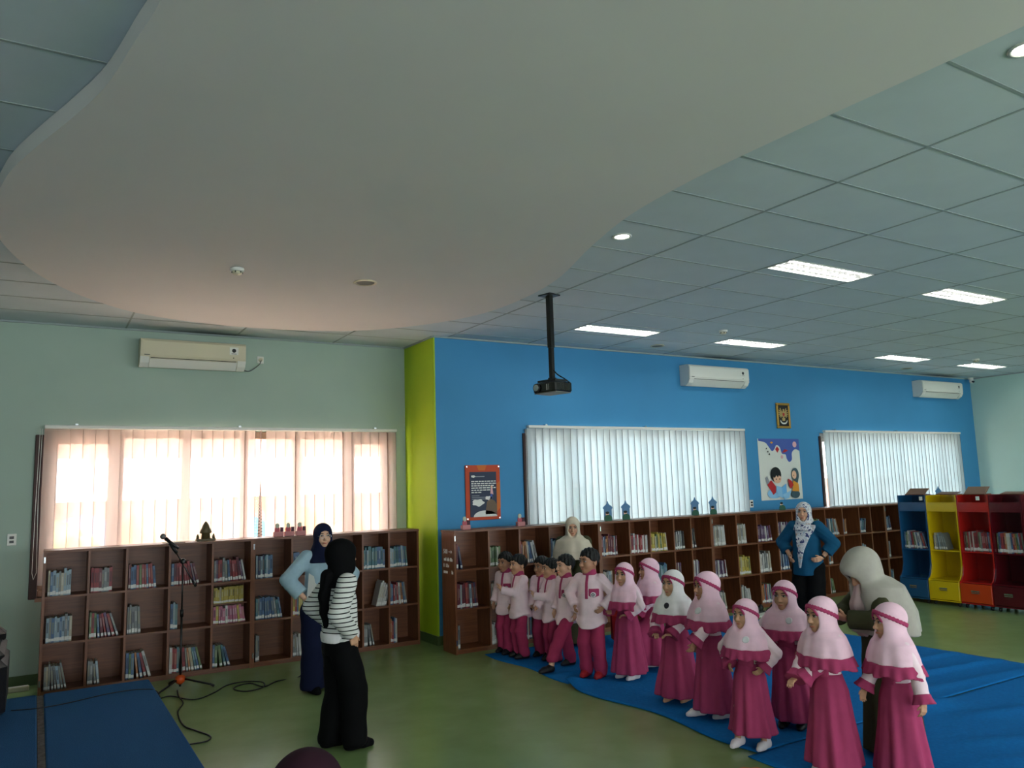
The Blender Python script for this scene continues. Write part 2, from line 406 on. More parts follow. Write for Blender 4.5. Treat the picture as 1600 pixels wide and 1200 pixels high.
# ------------------------------------------------------------------ outside
struct(MB().box((-30, YM + .3, -.6), (45, 40, -.5)).build('ground_outside', mat('pale_paving', (.86, .78, .73), .9, .1, .1, 2)))
ob = thing('outdoor_wall', 'long low pinkish courtyard wall outside the windows', 'wall', (6, 17, -.5))
MB().box((-24, 0, 0), (22, .2, 2.35)).build('wall_face', mat('pink_render', (.50, .36, .32), .9, .1, .1, 1), ob)
MB().box((-24, -.05, 2.35), (22, .25, 2.45)).build('coping', mat('pale_coping', (.8, .76, .72), .9), ob)
for _k, (_x, _z, _rx, _rz, _c) in enumerate([(-5.2, 1.75, .5, .35, (.20, .34, .46)), (-4.3, 1.55, .35, .5, (.55, .30, .16)), (-3.2, 1.7, .45, .4, (.50, .46, .36)), (-2.2, 1.5, .5, .45, (.22, .36, .42)), (-1.1, 1.75, .4, .35, (.56, .34, .14)), (-.2, 1.55, .5, .45, (.34, .34, .22)), (4, 1.6, .6, .45, (.22, .34, .40)), (7, 1.6, .6, .5, (.40, .40, .30)), (10, 1.6, .6, .45, (.24, .34, .40))]):
    MB().prism(ell(_x, _z, _rx, _rz, 18), 'y', -.02, 0).build('mural_patch', mat('mural_%d' % _k, _c, .9, .1), ob)
ov = thing('carport_roof', 'brown carport roof edge across the courtyard beyond the peach blind', 'roof', (0, 19, 0))
M_EAVE = mat('brown_eave', (.60, .45, .40), .8)
MB().box((-9, 0, 2.92), (9.5, 4, 3.02)).build('roof_sheet', M_EAVE, ov)
MB().box((-9, -.06, 2.84), (9.5, 0, 3.30)).build('fascia', M_EAVE, ov)
for _x in (-8, -3.5, 1, 5.5, 9): MB().box((_x - .06, .1, -.5), (_x + .06, .22, 2.92)).build('post', M_EAVE, ov)

# ------------------------------------------------------------------ ceiling fittings
M_LAMP = mat('lamp_tube', (1, 1, .98), .5, emit=20)
M_REFL = mat('lamp_reflector', (.62, .62, .62), .3, .6, metal=.6)
def troffer(i, j, label, k=0):
    x = GX0 + (i + .5) * GA; y = GY0 + (j + .5) * GB
    t = thing('ceiling_light', label, 'light', (x, y, CEIL), 0, 'recessed louvred ceiling lights')
    w, d = GA / 2 - .012, .148
    fr = MB().box((-w, -d, -.006), (w, -d + .012, .02)).box((-w, d - .012, -.006), (w, d, .02)).box((-w, -d, -.006), (-w + .012, d, .02)).box((w - .012, -d, -.006), (w, d, .02))
    fr.build('frame', M_WHITE, t)
    MB().box((-w, -d, .036), (w, d, .039)).build('tray', M_WHITE, t)
    for yy in (-.07, .07): MB().cyl((-w + .03, yy, .022), (w - .03, yy, .022), .013, 8).build('tube_lamp', M_LAMP, t)
    for q in range(13):
        xx = -w + (q + 1) * 2 * w / 14
        MB().prism([(-d + .012, 0.006), (0, .002), (d - .012, .006), (d - .012, .030), (-d + .012, .030)], 'x', xx - .004, xx + .004).build('louvre', M_REFL, t)
    MB().prism([(-.008, -.002), (.008, -.002), (.002, .03), (-.002, .03)], 'x', -w + .012, w - .012).build('centre_reflector', M_REFL, t)
    return t
troffer(2, 3, 'largest recessed louvred ceiling light, nearest the glowing round downlight')
troffer(4, 3, 'recessed louvred ceiling light at the right edge, level with the nearest one')
troffer(2, 8, 'recessed louvred ceiling light just right of the projector pole')
troffer(4, 8, 'recessed louvred ceiling light above the middle air conditioner')
troffer(7, 8, 'recessed louvred ceiling light, third in the row along the blue wall')
troffer(9, 8, 'recessed louvred ceiling light nearest the far right corner')
for c in [(7, 3), (9, 3), (2, -2), (4, -2), (7, -2), (9, -2), (-3, -2), (2, -7), (4, -7), (7, -7), (9, -7), (-3, -7)]:  # lights out of view, added to brighten the hall
    troffer(*c, 'recessed louvred ceiling light added out of view as fill light')

def downlight(x, y, label):
    t = thing('downlight', label, 'light', (x, y, CEIL))
    MB().lathe([(.075, 0), (.078, -.006), (.062, -.010), (.058, -.002)]).build('rim', M_WHITE, t)
    MB().lathe([(.001, -.006), (.045, -.006), (.057, -.001)]).build('lens', mat('downlight_lens', (1, .99, .95), .4, emit=16), t)
downlight(3.887, 4.65, 'small round glowing downlight beside the curved ceiling lobe')
downlight(3.83, 1.64, 'round glowing downlight cut by the right picture edge')

def detector(x, y, z, label):
    t = thing('smoke_detector', label, 'detector', (x, y, z))
    MB().lathe([(.055, 0), (.055, -.02), (.048, -.028)]).build('base', M_WHITE, t)
    MB().lathe([(.040, -.028), (.040, -.040), (.030, -.050), (.001, -.052)]).build('sensor', M_CREAM, t)
    for a in range(6):
        MB().box((.041 * math.cos(a * 1.047) - .004, .041 * math.sin(a * 1.047) - .004, -.042), (.041 * math.cos(a * 1.047) + .004, .041 * math.sin(a * 1.047) + .004, -.028)).build('vent', M_BLACK, t)
detector(1.33, 6.45, 3.728, 'smoke detector on the curved ceiling lobe above the left window')
detector(7.6, 7.15, CEIL, 'smoke detector on the tiled ceiling between two row lights')
detector(13.82, 7.27, CEIL, 'small smoke detector on the tiled ceiling in the far right corner')
def speaker(x, y, z, label):
    t = thing('ceiling_speaker', label, 'speaker', (x, y, z))
    MB().lathe([(.10, 0), (.105, -.006), (.09, -.012), (.085, -.006)], n=28).build('rim', M_CREAM, t)
    MB().lathe([(.001, -.009), (.07, -.008), (.086, -.005)], n=28).build('grille', mat('grey_grille', (.42, .42, .40), .6), t)
speaker(2.42, 6.43, 3.728, 'round grey speaker set into the curved ceiling lobe')
speaker(7.55, 8.37, CEIL, 'round speaker in the ceiling tile left of the middle air conditioner')
speaker(13.68, 8.45, CEIL, 'round speaker in the ceiling tile near the far corner')

t = thing('security_camera', 'small white dome camera in the far upper corner of the room', 'camera', (16.45, 8.8, CEIL))
MB().lathe([(.05, 0), (.05, -.03), (.035, -.045)]).build('mount', M_WHITE, t)
MB().ball((0, -.01, -.075), .048).build('dome', M_WHITE, t)
MB().cyl((-.02, -.04, -.085), (-.035, -.075, -.095), .02).build('lens', M_BLACK, t)

# air conditioners
def aircon(x, y, z, label, m, sock, w=1.16, plug=.22):
    t = thing('air_conditioner', label, 'air conditioner', (x, y, z))
    hw = w / 2
    prof = [(0, 0), (-.10, 0), (-.17, .045), (-.205, .10), (-.21, .27), (-.195, .305), (-.16, .315), (0, .315)]
    MB().prism(prof, 'x', -hw, hw).build('body', m, t)
    MB().prism([(-.212, .105), (-.217, .12), (-.217, .28), (-.21, .29)], 'x', -hw + .005, hw - .005).build('front_panel', m, t)
    MB().prism([(-.105, -.004), (-.20, .078), (-.206, .073), (-.112, -.012)], 'x', -hw + .10, hw - .10).build('air_flap', M_WHITE, t)
    for s in (-1, 1): MB().prism([(-.10, -.006), (-.175, .04), (-.209, .098), (-.213, .09), (-.18, .03), (-.11, -.014)], 'x', s * hw - (.095 if s > 0 else 0), s * hw + (.095 if s < 0 else 0)).build('end_cap', M_WHITE, t)
    MB().box((-hw + .11, -.200, .085), (hw - .11, -.16, .092)).build('outlet_slot', M_BLACK, t)
    st = MB().box((hw - .19, -.2195, .17), (hw - .09, -.217, .26)).build('sticker', M_WHITE, t)
    MB().prism(ell(hw - .14, .22, .024, .024), 'y', -.2205, -.2195).build('sticker_emblem', mat('dark_print', (.12, .12, .14)), st)
    MB().box((hw - .17, -.2205, .178), (hw - .11, -.2195, .185)).build('sticker_line', mat('grey_print', (.45, .45, .45)), st)
    MB().box((-hw + .04, -.2185, .115), (-hw + .10, -.217, .123)).build('badge', mat('dark_print', (.12, .12, .14)), t)
    MB().box((hw - .15, -.2185, .125), (hw - .138, -.217, .137)).build('indicator', M_BLACK, t)
    p = thing('wall_socket', 'white plug and socket ' + sock, 'socket', (x + hw + plug, y, z + .16))
    MB().box((-.04, -.012, -.045), (.04, 0, .045), bev=.004).build('plate', M_WHITE, p)
    MB().cyl((0, -.012, 0), (0, -.045, 0), .024, 12).build('plug', M_CREAM, p)
    MB().tube(catmull([(0, -.045, 0), (-.02, -.05, -.06), (-plug * .6, -.03, -.15), (-plug, -.06, -.14)], 5), .006, 6).build('plug_cable', mat('grey_cable', (.4, .4, .4)), p)
aircon(1.525, YM, 3.39, 'cream air conditioner high on the mint wall above the peach blind', M_CREAM, 'high on the mint wall beside the cream air conditioner')
aircon(9.125, YB, 3.36, 'white air conditioner on the blue wall above the middle blind', M_WHITE, 'at the right end of the middle air conditioner', w=1.3, plug=.08)
aircon(15.26, YB, 3.385, 'white air conditioner on the blue wall near the far right corner', M_WHITE, 'at the right end of the far corner air conditioner', w=1.38, plug=.06)

# projector on its pole
t = thing('projector', 'black ceiling projector hanging on a long black pole', 'projector', (4.43, 6.50, CEIL), R(-76))
MB().box((-.08, -.08, -.012), (.08, .08, 0)).build('ceiling_plate', M_BLACKM, t)
MB().box((-.026, -.026, -.55), (.026, .026, -.012)).box((-.021, -.021, -.88), (.021, .021, -.55)).build('pole', M_BLACKM, t)
MB().box((-.12, -.09, -.905), (.12, .09, -.885)).box((-.03, -.03, -.89), (.03, .03, -.86)).build('mount_plate', M_BLACKM, t)
pj = MB().box((-.155, -.125, -1.015), (.155, .125, -.915), bev=.012).build('projector_body', mat('gloss_black', (.03, .03, .035), .2, .6), t)
MB().box((-.145, -.115, -1.022), (.145, .115, -1.012)).build('underside', mat('grey_underside', (.42, .42, .42), .5), t)
MB().cyl((-.095, -.115, -.962), (-.095, -.145, -.962), .042, 20).build('lens_ring', M_BLACK, pj)
MB().cyl((-.095, -.14, -.962), (-.095, -.147, -.962), .034, 20).build('lens', M_CHROME, pj)
for q in range(6): MB().box((.155, -.09 + q * .03, -.995), (.157, -.075 + q * .03, -.935)).build('vent', M_BLACK, pj)
MB().box((.03, -.128, -.995), (.045, -.124, -.935)).box((.06, -.128, -.995), (.066, -.124, -.935)).build('front_trim', M_CHROME, pj)
MB().tube(catmull([(.02, .02, -.80), (.05, .05, -.84), (.10, .09, -.88), (.13, .13, -.93)], 5), .006, 6).tube(catmull([(.02, 0, -.78), (.06, .02, -.83), (.14, .05, -.89), (.14, .12, -.92)], 5), .005, 6).build('cables', M_BLACK, t)

# wall plates
def wallplate(x, y, z, label, rx=0):
    t = thing('wall_socket', label, 'socket', (x, y, z))
    MB().box((-.042, -.012, -.06), (.042, 0, .06), bev=.004).build('plate', M_WHITE, t)
    MB().box((-.02, -.018, .008), (.02, -.012, .035)).box((-.02, -.018, -.035), (.02, -.012, -.008)).build('outlet', M_BLACK, t)
wallplate(-.2, YM, 1.50, 'white socket plate low on the mint wall left of the window')
wallplate(9.86, YB, 1.50, 'white socket plate on the blue wall right of the middle blind')

# ------------------------------------------------------------------ posters
def poster_layers(root, layers):
    for k, (nm, pts, m) in enumerate(layers):
        d = .004 + .0011 * (k + 1)
        MB().prism(pts, 'y', -d - .0008, -d).build(nm, m, root)
PM = lambda n, c: mat('print_' + n, c, .5, .3)
P_NAVY, P_ORANGE, P_WHITE = PM('navy', (.16, .20, .29)), PM('orange', (.74, .26, .10)), PM('white', (.86, .86, .84))
P_AMBER, P_BROWN, P_GREY, P_BLUE = PM('amber', (.78, .40, .12)), PM('brown', (.42, .34, .27)), PM('grey', (.55, .57, .6)), PM('blue', (.27, .36, .66))
P_BLACK, P_RED, P_SKIN, P_YEL = PM('black', (.08, .09, .1)), PM('red', (.70, .16, .18)), PM('skin', (.90, .72, .60)), PM('yellow', (.85, .58, .2))
P_TEAL, P_LB, P_PINK = PM('teal', (.24, .34, .38)), PM('light_blue', (.55, .76, .90)), PM('pink', (.86, .66, .68))
t = thing('quote_poster', 'orange framed navy quote poster with clouds on the blue wall', 'poster', (4.93, YB, 1.83))
MB().box((-.255, -.02, -.35), (.255, -.004, .35), bev=.004).build('orange_panel', P_ORANGE, t)
lay = MB().prism([(-.09, .35), (.06, .35), (.03, .28), (-.06, .28)], 'y', -.0212, -.02).build('amber_facet', P_AMBER, t)
MB().prism([(.20, .1), (.255, .15), (.255, -.2), (.20, -.25)], 'y', -.0212, -.02).build('amber_facet', P_AMBER, t)
pn = MB().box((-.195, -.026, -.31), (.195, -.02, .262)).build('navy_sheet', P_NAVY, t)
def cloud(cx, cy, s): return [(cx + s * math.cos(a) * (1 + .10 * math.cos(5 * a)), cy + .5 * s * math.sin(a) * (1 + .16 * math.cos(5 * a + 1)) ) for a in np.linspace(0, 2 * math.pi, 40, endpoint=False)]
for nm, pts, m in [('cloud', cloud(-.08, -.13, .085), P_WHITE), ('hill', [(.02, -.28), (.05, -.12), (.10, -.085), (.16, -.11), (.195, -.16), (.195, -.28)], P_BROWN), ('cloud', cloud(.075, -.075, .05), P_WHITE),
                   ('cloud', [(-.15, -.31)] + ell(.02, -.31, .17, .08, 14, 170, 10) + [(.195, -.29), (.195, -.31)], P_WHITE), ('figure_legs', [(.095, -.085), (.105, -.02), (.13, -.02), (.125, -.09)], P_BLUE),
                   ('figure_shirt', [(.10, -.02), (.11, .05), (.135, .05), (.145, -.03)], P_PINK), ('figure_head', ell(.122, .068, .014, .016), P_SKIN), ('logo', cloud(-.145, .205, .03), P_WHITE)]:
    MB().prism(pts, 'y', -.0275, -.026).build(nm, m, pn)
MB().box((-.11, -.0272, .198), (.02, -.026, .208)).build('heading_line', P_GREY, pn)
for q, L in enumerate([.36, .37, .33, .36, .27, .13]):
    b = MB(); x = -.175
    while x < -.175 + L:
        wl = rnd.uniform(.025, .05); b.box((x, -.0272, .135 - q * .028), (min(x + wl, .185), -.026, .148 - q * .028)); x += wl + .010
    b.build('text_line', P_WHITE, pn)
for q, L in enumerate([.11, .24, .22]): MB().box((-.17, -.0272, -.045 - q * .022), (-.17 + L, -.026, -.037 - q * .022)).build('small_text_line', P_GREY, pn)
for sx in (-.235, .235):
    for sz in (-.33, .33): MB().cyl((sx, -.02, sz), (sx, -.028, sz), .009, 10).build('stud', M_CHROME, t)

t = thing('reading_poster', 'white poster of two cartoon children reading under a blue swirl', 'poster', (10.61, YB, 2.045), 0)
MB().box((-.505, -.005, -.505), (.505, -.001, .505)).build('sheet', PM('sheet', (.84, .85, .82)), t)
swirl = [(-.49, .505), (.505, .505), (.505, .30)] + catmull([(.505, .30), (.40, .33), (.31, .27), (.30, .16), (.23, .115), (.17, .17), (.15, .24), (.06, .26), (.02, .36), (-.06, .40), (-.12, .33), (-.18, .30), (-.26, .38), (-.33, .44), (-.49, .47)], 4)
poster_layers(t, [('blue_swirl', swirl, P_BLUE), ('planet', ell(.39, .41, .05, .05), P_PINK), ('red_kite', [(-.10, .33), (-.05, .38), (0, .33), (-.05, .27)], P_RED), ('rocket', [(.06, .27), (.13, .33), (.22, .31), (.14, .28)], P_RED), ('star_shape', [(-.22, .44), (-.18, .46), (-.14, .44), (-.18, .42)], P_YEL), ('pink_ball', ell(.05, .2, .03, .03), P_PINK),
    ('bird_mark', [(-.34, .33), (-.31, .36), (-.30, .33)], P_BLACK), ('bird_mark', [(-.31, .28), (-.28, .31), (-.27, .28)], P_BLACK), ('bird_mark', [(-.28, .24), (-.25, .27), (-.24, .23)], P_BLACK),
    ('seat_shadow', ell(-.20, -.40, .17, .08), P_LB), ('boy_shirt', [(-.36, -.25), (-.26, -.18), (-.16, -.28), (-.16, -.38), (-.23, -.42)], P_RED), ('boy_sleeve', [(-.36, -.25), (-.40, -.14), (-.35, -.11), (-.30, -.21)], P_GREY), ('boy_hair', ell(-.14, -.09, .13, .125), P_BLACK), ('boy_face', ell(-.11, -.155, .095, .08), P_SKIN), ('boy_fringe', [(-.22, -.09), (-.14, -.05), (-.02, -.08), (-.04, -.13), (-.07, -.10), (-.10, -.14), (-.13, -.10), (-.18, -.15)], P_BLACK),
    ('boy_eye', ell(-.14, -.165, .010, .014), P_BLACK), ('boy_eye', ell(-.06, -.165, .010, .014), P_BLACK),
    ('open_book', [(-.15, -.27), (-.02, -.30), (.09, -.24), (.09, -.42), (-.02, -.48), (-.15, -.42)], P_LB), ('book_page', [(-.02, -.30), (.09, -.24), (.09, -.42), (-.02, -.48)], PM('sky_page', (.42, .68, .88))), ('book_foot', [(-.02, -.42), (.20, -.36), (.14, -.48), (.02, -.505)], P_LB),
    ('girl_skirt', ell(.30, -.42, .11, .07), P_TEAL), ('girl_shirt', [(.23, -.37), (.26, -.20), (.34, -.17), (.39, -.26), (.40, -.38)], P_YEL), ('girl_scarf', ell(.33, -.10, .085, .115), P_TEAL), ('girl_scarf_end', [(.28, -.20), (.32, -.15), (.40, -.16), (.37, -.24)], P_TEAL), ('girl_face', ell(.295, -.10, .055, .07), P_SKIN), ('girl_eye', ell(.28, -.11, .008, .012), P_BLACK), ('red_book', [(.13, -.16), (.22, -.20), (.26, -.27), (.19, -.33), (.15, -.28)], P_RED)])

t = thing('framed_emblem', 'gold framed dark picture of a golden eagle emblem on the blue wall', 'picture', (10.76, YB, 2.94))
M_GOLD = mat('gold_frame', (.72, .56, .25), .35, .5, metal=.5); M_GOLD2 = mat('gold_print', (.70, .60, .38), .5)
for a, b in [((-.165, -.035, -.215), (.165, 0, -.175)), ((-.165, -.035, .175), (.165, 0, .215)), ((-.165, -.035, -.175), (-.125, 0, .175)), ((.125, -.035, -.175), (.165, 0, .175))]:
    MB().box(a, b, bev=.008).build('frame_side', M_GOLD, t)
bk = MB().box((-.125, -.02, -.175), (.125, -.005, .175)).build('dark_ground', P_BLACK, t)
for s in (-1, 1):
    for q in range(6):
        a = R(60 - q * 22); L = .105 - q * .006
        d = (math.cos(a) * s, math.sin(a)); n = (-d[1], d[0])
        c = (s * .02, .03)
        MB().prism([(c[0] + n[0] * .008, c[1] + n[1] * .008), (c[0] + d[0] * L + n[0] * .009, c[1] + d[1] * L + n[1] * .009), (c[0] + d[0] * (L + .01), c[1] + d[1] * (L + .01)), (c[0] + d[0] * L - n[0] * .009, c[1] + d[1] * L - n[1] * .009), (c[0] - n[0] * .008, c[1] - n[1] * .008)], 'y', -.024, -.02).build('wing_feather', M_GOLD2, bk)
MB().prism(ell(0, .02, .035, .06), 'y', -.026, -.02).build('eagle_body', M_GOLD2, bk)
MB().prism(ell(.005, .095, .018, .02) , 'y', -.027, -.02).build('eagle_head', M_GOLD2, bk)
MB().prism([(-.022, .045), (.022, .045), (.022, .01), (0, -.02), (-.022, .01)], 'y', -.029, -.026).build('shield', P_RED, bk)
MB().prism([(-.04, -.04), (.04, -.04), (.03, -.09), (-.03, -.09)], 'y', -.025, -.02).build('tail', M_GOLD2, bk)
MB().prism(catmull([(-.085, -.075), (-.05, -.11), (0, -.12), (.05, -.11), (.085, -.075)], 4) + catmull([(.085, -.10), (.05, -.135), (0, -.145), (-.05, -.135), (-.085, -.10)], 4), 'y', -.028, -.02).build('ribbon', P_WHITE, bk)

# ------------------------------------------------------------------ bookcases
SH_H, SH_D = 1.40, .33
ROWZ = [.03, .48, .93, 1.375]
def bookcase(label, cols, yf, ends=(True, True)):
    x0, x1 = cols[0] - .025, cols[-1] + .025
    t = thing('bookcase', label, 'bookcase', (x0, yf, 0))
    L = x1 - x0
    for q, x in enumerate(cols):
        xx = x - x0
        if q in (0, len(cols) - 1): MB().box((xx - .025, 0, 0), (xx + .0, SH_D, ROWZ[3])).build('side_panel', M_WOODV, t) if q == 0 else MB().box((xx, 0, 0), (xx + .025, SH_D, ROWZ[3])).build('side_panel', M_WOODV, t)
        else:
            for r in range(3): MB().box((xx - .011, .004, ROWZ[r] + .022), (xx + .011, SH_D - .012, ROWZ[r + 1])).build('divider', M_WOODV, t)
    for r in range(3): MB().box((.025, .002, ROWZ[r]), (L - .025, SH_D - .012, ROWZ[r] + .022)).build('shelf_board', M_WOOD, t)
    MB().box((.025, .02, 0), (L - .025, .04, ROWZ[0])).build('plinth', M_WOOD, t)
    MB().box((.0005, -.012, ROWZ[3]), (L - .0005, SH_D + .02, SH_H)).build('top_board', M_WOOD, t)
    MB().box((.025, SH_D - .012, ROWZ[0]), (L - .025, SH_D, ROWZ[3])).build('back_panel', M_WOOD, t)
    for z in (.10, 1.28): MB().box((.004, -.006, z), (.018, .0, z + .06)).build('connector', M_CHROME, t)
    return t
YA, YC = 9.17, 8.30
CASES = {
 'A': ([.115, .492, .838, 1.25, 1.684, 2.085], YA, 'brown open bookcase under the peach blind, behind the microphone stand', 'the bookcase by the microphone stand'),
 'B': ([2.135, 2.551, 2.98, 3.401, 3.739, 4.11], YA, 'brown open bookcase against the lime corner, behind the two standing women', 'the bookcase beside the lime corner'),
 'C': ([4.215, 4.657, 5.089, 5.531, 5.97, 6.29], YC, 'brown open bookcase with white lettering on its end, behind the boys', 'the bookcase behind the boys'),
 'D': ([6.34, 6.818, 7.175, 7.605, 7.93, 8.30], YC, 'brown open bookcase with two mosque-shaped cards on top, behind the girls', 'the bookcase behind the girls'),
 'E': ([8.35, 8.833, 9.266, 9.716, 10.06, 10.40], YC, 'brown open bookcase left of and behind the woman in teal', 'the bookcase behind the woman in teal'),
 'F': ([10.45, 10.842, 11.275, 11.707, 12.014, 12.375], YC, 'brown open bookcase right of the woman in teal, beside the blue shelf', 'the bookcase next to the blue shelf'),
 'G': ([12.425, 12.85, 13.3, 13.75, 14.1, 14.45], YC, 'brown open bookcase mostly hidden behind the coloured shelves', 'the bookcase behind the coloured shelves')}
for k, (cols, yf, lab, _) in CASES.items(): bookcase(lab, cols, yf)

# lettering on the end of bookcase C
def text_mesh(name, body, size, m, parent, loc, rot, depth=.0015):
    cu = bpy.data.curves.new(name, 'FONT'); cu.body = body; cu.size = size; cu.extrude = depth; cu.resolution_u = 2
    tmp = bpy.data.objects.new('tmp', cu); COL.objects.link(tmp)
    bpy.context.view_layer.update()
    me = bpy.data.meshes.new_from_object(tmp.evaluated_get(bpy.context.evaluated_depsgraph_get()))
    bpy.data.objects.remove(tmp); me.materials.clear(); me.materials.append(m)
    o = link(name, me, parent, loc); o.rotation_euler = rot; return o
caseC = [o for o in bpy.data.objects if o.get('label') == CASES['C'][2]][0]
text_mesh('lettering', '500', .075, P_WHITE, caseC, (-.002, .285, 1.13), (R(90), 0, R(-90)))
MB().box((-.003, .06, 1.15), (0, .145, 1.158)).prism([(.06, 1.154), (.085, 1.175), (.085, 1.133)], 'x', -.003, 0).build('arrow', P_WHITE, caseC)
for q, segs in enumerate([[(.27, .20), (.19, .12), (.11, .05)], [(.28, .255), (.22, .20), (.185, .15)], [(.285, .18), (.075, .03)]]):
    b = MB(); z = 1.065 - q * .072
    for a, c in segs:
        x = a
        while x > c + .01:
            b.box((-.003, x - .016, z - .02), (0, x, z + rnd.choice([.008, .02]))); x -= .022
    b.build('lettering', P_WHITE, caseC)

# ------------------------------------------------------------------ books
BC = {'red': (.62, .16, .18), 'maroon': (.42, .12, .17), 'blue': (.25, .40, .58), 'navy': (.16, .20, .36), 'teal': (.25, .47, .52), 'pale blue': (.55, .66, .72), 'green': (.36, .48, .28), 'yellow': (.80, .70, .22), 'orange': (.72, .42, .20), 'cream': (.72, .68, .58), 'white': (.78, .78, .76), 'grey': (.48, .50, .50), 'purple': (.38, .26, .42), 'pink': (.74, .36, .48), 'dark': (.14, .14, .16)}
BC = {k: tuple(.72 * q + .28 * (.45 * sum(v) / 3 + .18) for q in v) for k, v in BC.items()}
STY = {'greyblue': ['pale blue', 'grey', 'blue', 'pale blue', 'cream'], 'red': ['red', 'maroon', 'red', 'grey', 'pink'], 'mixedred': ['red', 'blue', 'maroon', 'grey', 'purple', 'white', 'green'], 'mixed': ['blue', 'cream', 'grey', 'red', 'green', 'white', 'teal', 'orange'],
       'grey': ['grey', 'cream', 'pale blue', 'grey'], 'blue': ['blue', 'teal', 'navy', 'pale blue'], 'teal': ['teal', 'pale blue', 'blue', 'teal'], 'yellow': ['yellow', 'yellow', 'cream', 'yellow', 'green'], 'white': ['white', 'cream', 'white', 'grey'],
       'yelred': ['yellow', 'red', 'white', 'yellow', 'blue'], 'redblue': ['maroon', 'red', 'blue', 'orange', 'navy', 'pale blue'], 'greenred': ['green', 'cream', 'grey', 'red', 'pale blue'], 'redwhite': ['red', 'white', 'white', 'maroon'],
       'purwhite': ['purple', 'white', 'purple', 'white', 'maroon'], 'bw': ['dark', 'white', 'grey', 'white'], 'pinkwhite': ['pink', 'white', 'pink', 'yellow'], 'dark': ['dark', 'grey', 'navy', 'maroon']}
M_PAGE = mat('book_pages', (.80, .77, .70), .8, .1)
M_LABEL = mat('spine_label', (.82, .82, .80), .6)
book_mesh = {}
def book_data(c, v):
    if (c, v) not in book_mesh:
        m = mat('cover_' + c.replace(' ', '_'), BC[c], .45, .4, .12, 60)
        m2 = mat('title_%s_%d' % (c.replace(' ', '_'), v), tuple(.55 * q + .45 * w for q, w in zip(BC[c], [(.75, .75, .72), (.15, .15, .18), (.6, .55, .4)][v])), .5)
        b = MB()
        b.box((0, 0, 0), (.06, 1, 1)).box((.94, 0, 0), (1, 1, 1)).box((.06, 0, 0), (.94, .03, 1))
        b.box((.06, .03, .015), (.94, .98, .985), 1)
        b.box((-.002, -.004, .05), (1.002, .03, .05 + [.13, .15, .11][v]), 2)
        b.box((.2, -.003, .45 - v * .05), (.8, .01, .82), 3)
        me = bpy.data.meshes.new('book'); me.from_pydata(b.v, [], b.f)
        for q in (m, M_PAGE, M_LABEL, m2): me.materials.append(q)
        me.polygons.foreach_set('material_index', b.m); book_mesh[(c, v)] = me
    return book_mesh[(c, v)]
ALLBOOKS = []     # (size on the picture, colour, variant, location, scale, lean, rz, where)
ORD = ['first', 'second', 'third', 'fourth', 'fifth']
def fill(x0, x1, zs, yf, n, style, lean, where, rz=0, ox=0, oy=0, hmin=.23, hmax=.285, right=False, th=.021):
    rr = random.Random(hash((round(x0, 3), round(zs, 3), n)) & 0xffff)
    pa = 0; pal = STY[style]; h0 = rr.uniform(hmin, hmax)
    x = .012 if not right else (x1 - x0) - .02 - n * th
    if lean > 0 and not right: x += .0
    for k in range(n):
        t = th * rr.uniform(.75, 1.3)
        h = h0 * rr.uniform(.95, 1.02) if rr.random() < .8 else h0 * rr.uniform(.84, 1.1)
        d = rr.uniform(.16, .19)
        a = 0
        if lean and k >= n * .3: a = lean * (k - n * .3 + 1) / (n * .7)
        if lean > 0: x += h * (math.tan(R(a)) - math.tan(R(pa))); pa = a
        if lean < 0: a = lean
        if x + t > x1 - x0 - .01: break
        c = pal[rr.randrange(len(pal))] if rr.random() < .75 else pal[0]
        off = yf + rr.uniform(.035, .055)
        if rz == 0: loc = (x0 + x, off, zs)
        else: loc = (ox + off, oy - (x), zs)
        ALLBOOKS.append((c, rr.randrange(3), loc, (t, d, h), a, rz, where))
        x += t / max(.6, math.cos(R(a))) + .001
ROWN = ['bottom', 'middle', 'top']
def comp(case, row, col, n, style, lean=0, **kw):
    cols, yf, _, short = CASES[case]
    fill(cols[col] + .011, cols[col + 1] - .011, ROWZ[row] + .0225, yf, n, style, lean, '%s row, %s bay of %s' % (ROWN[row], ORD[col], short), **kw)
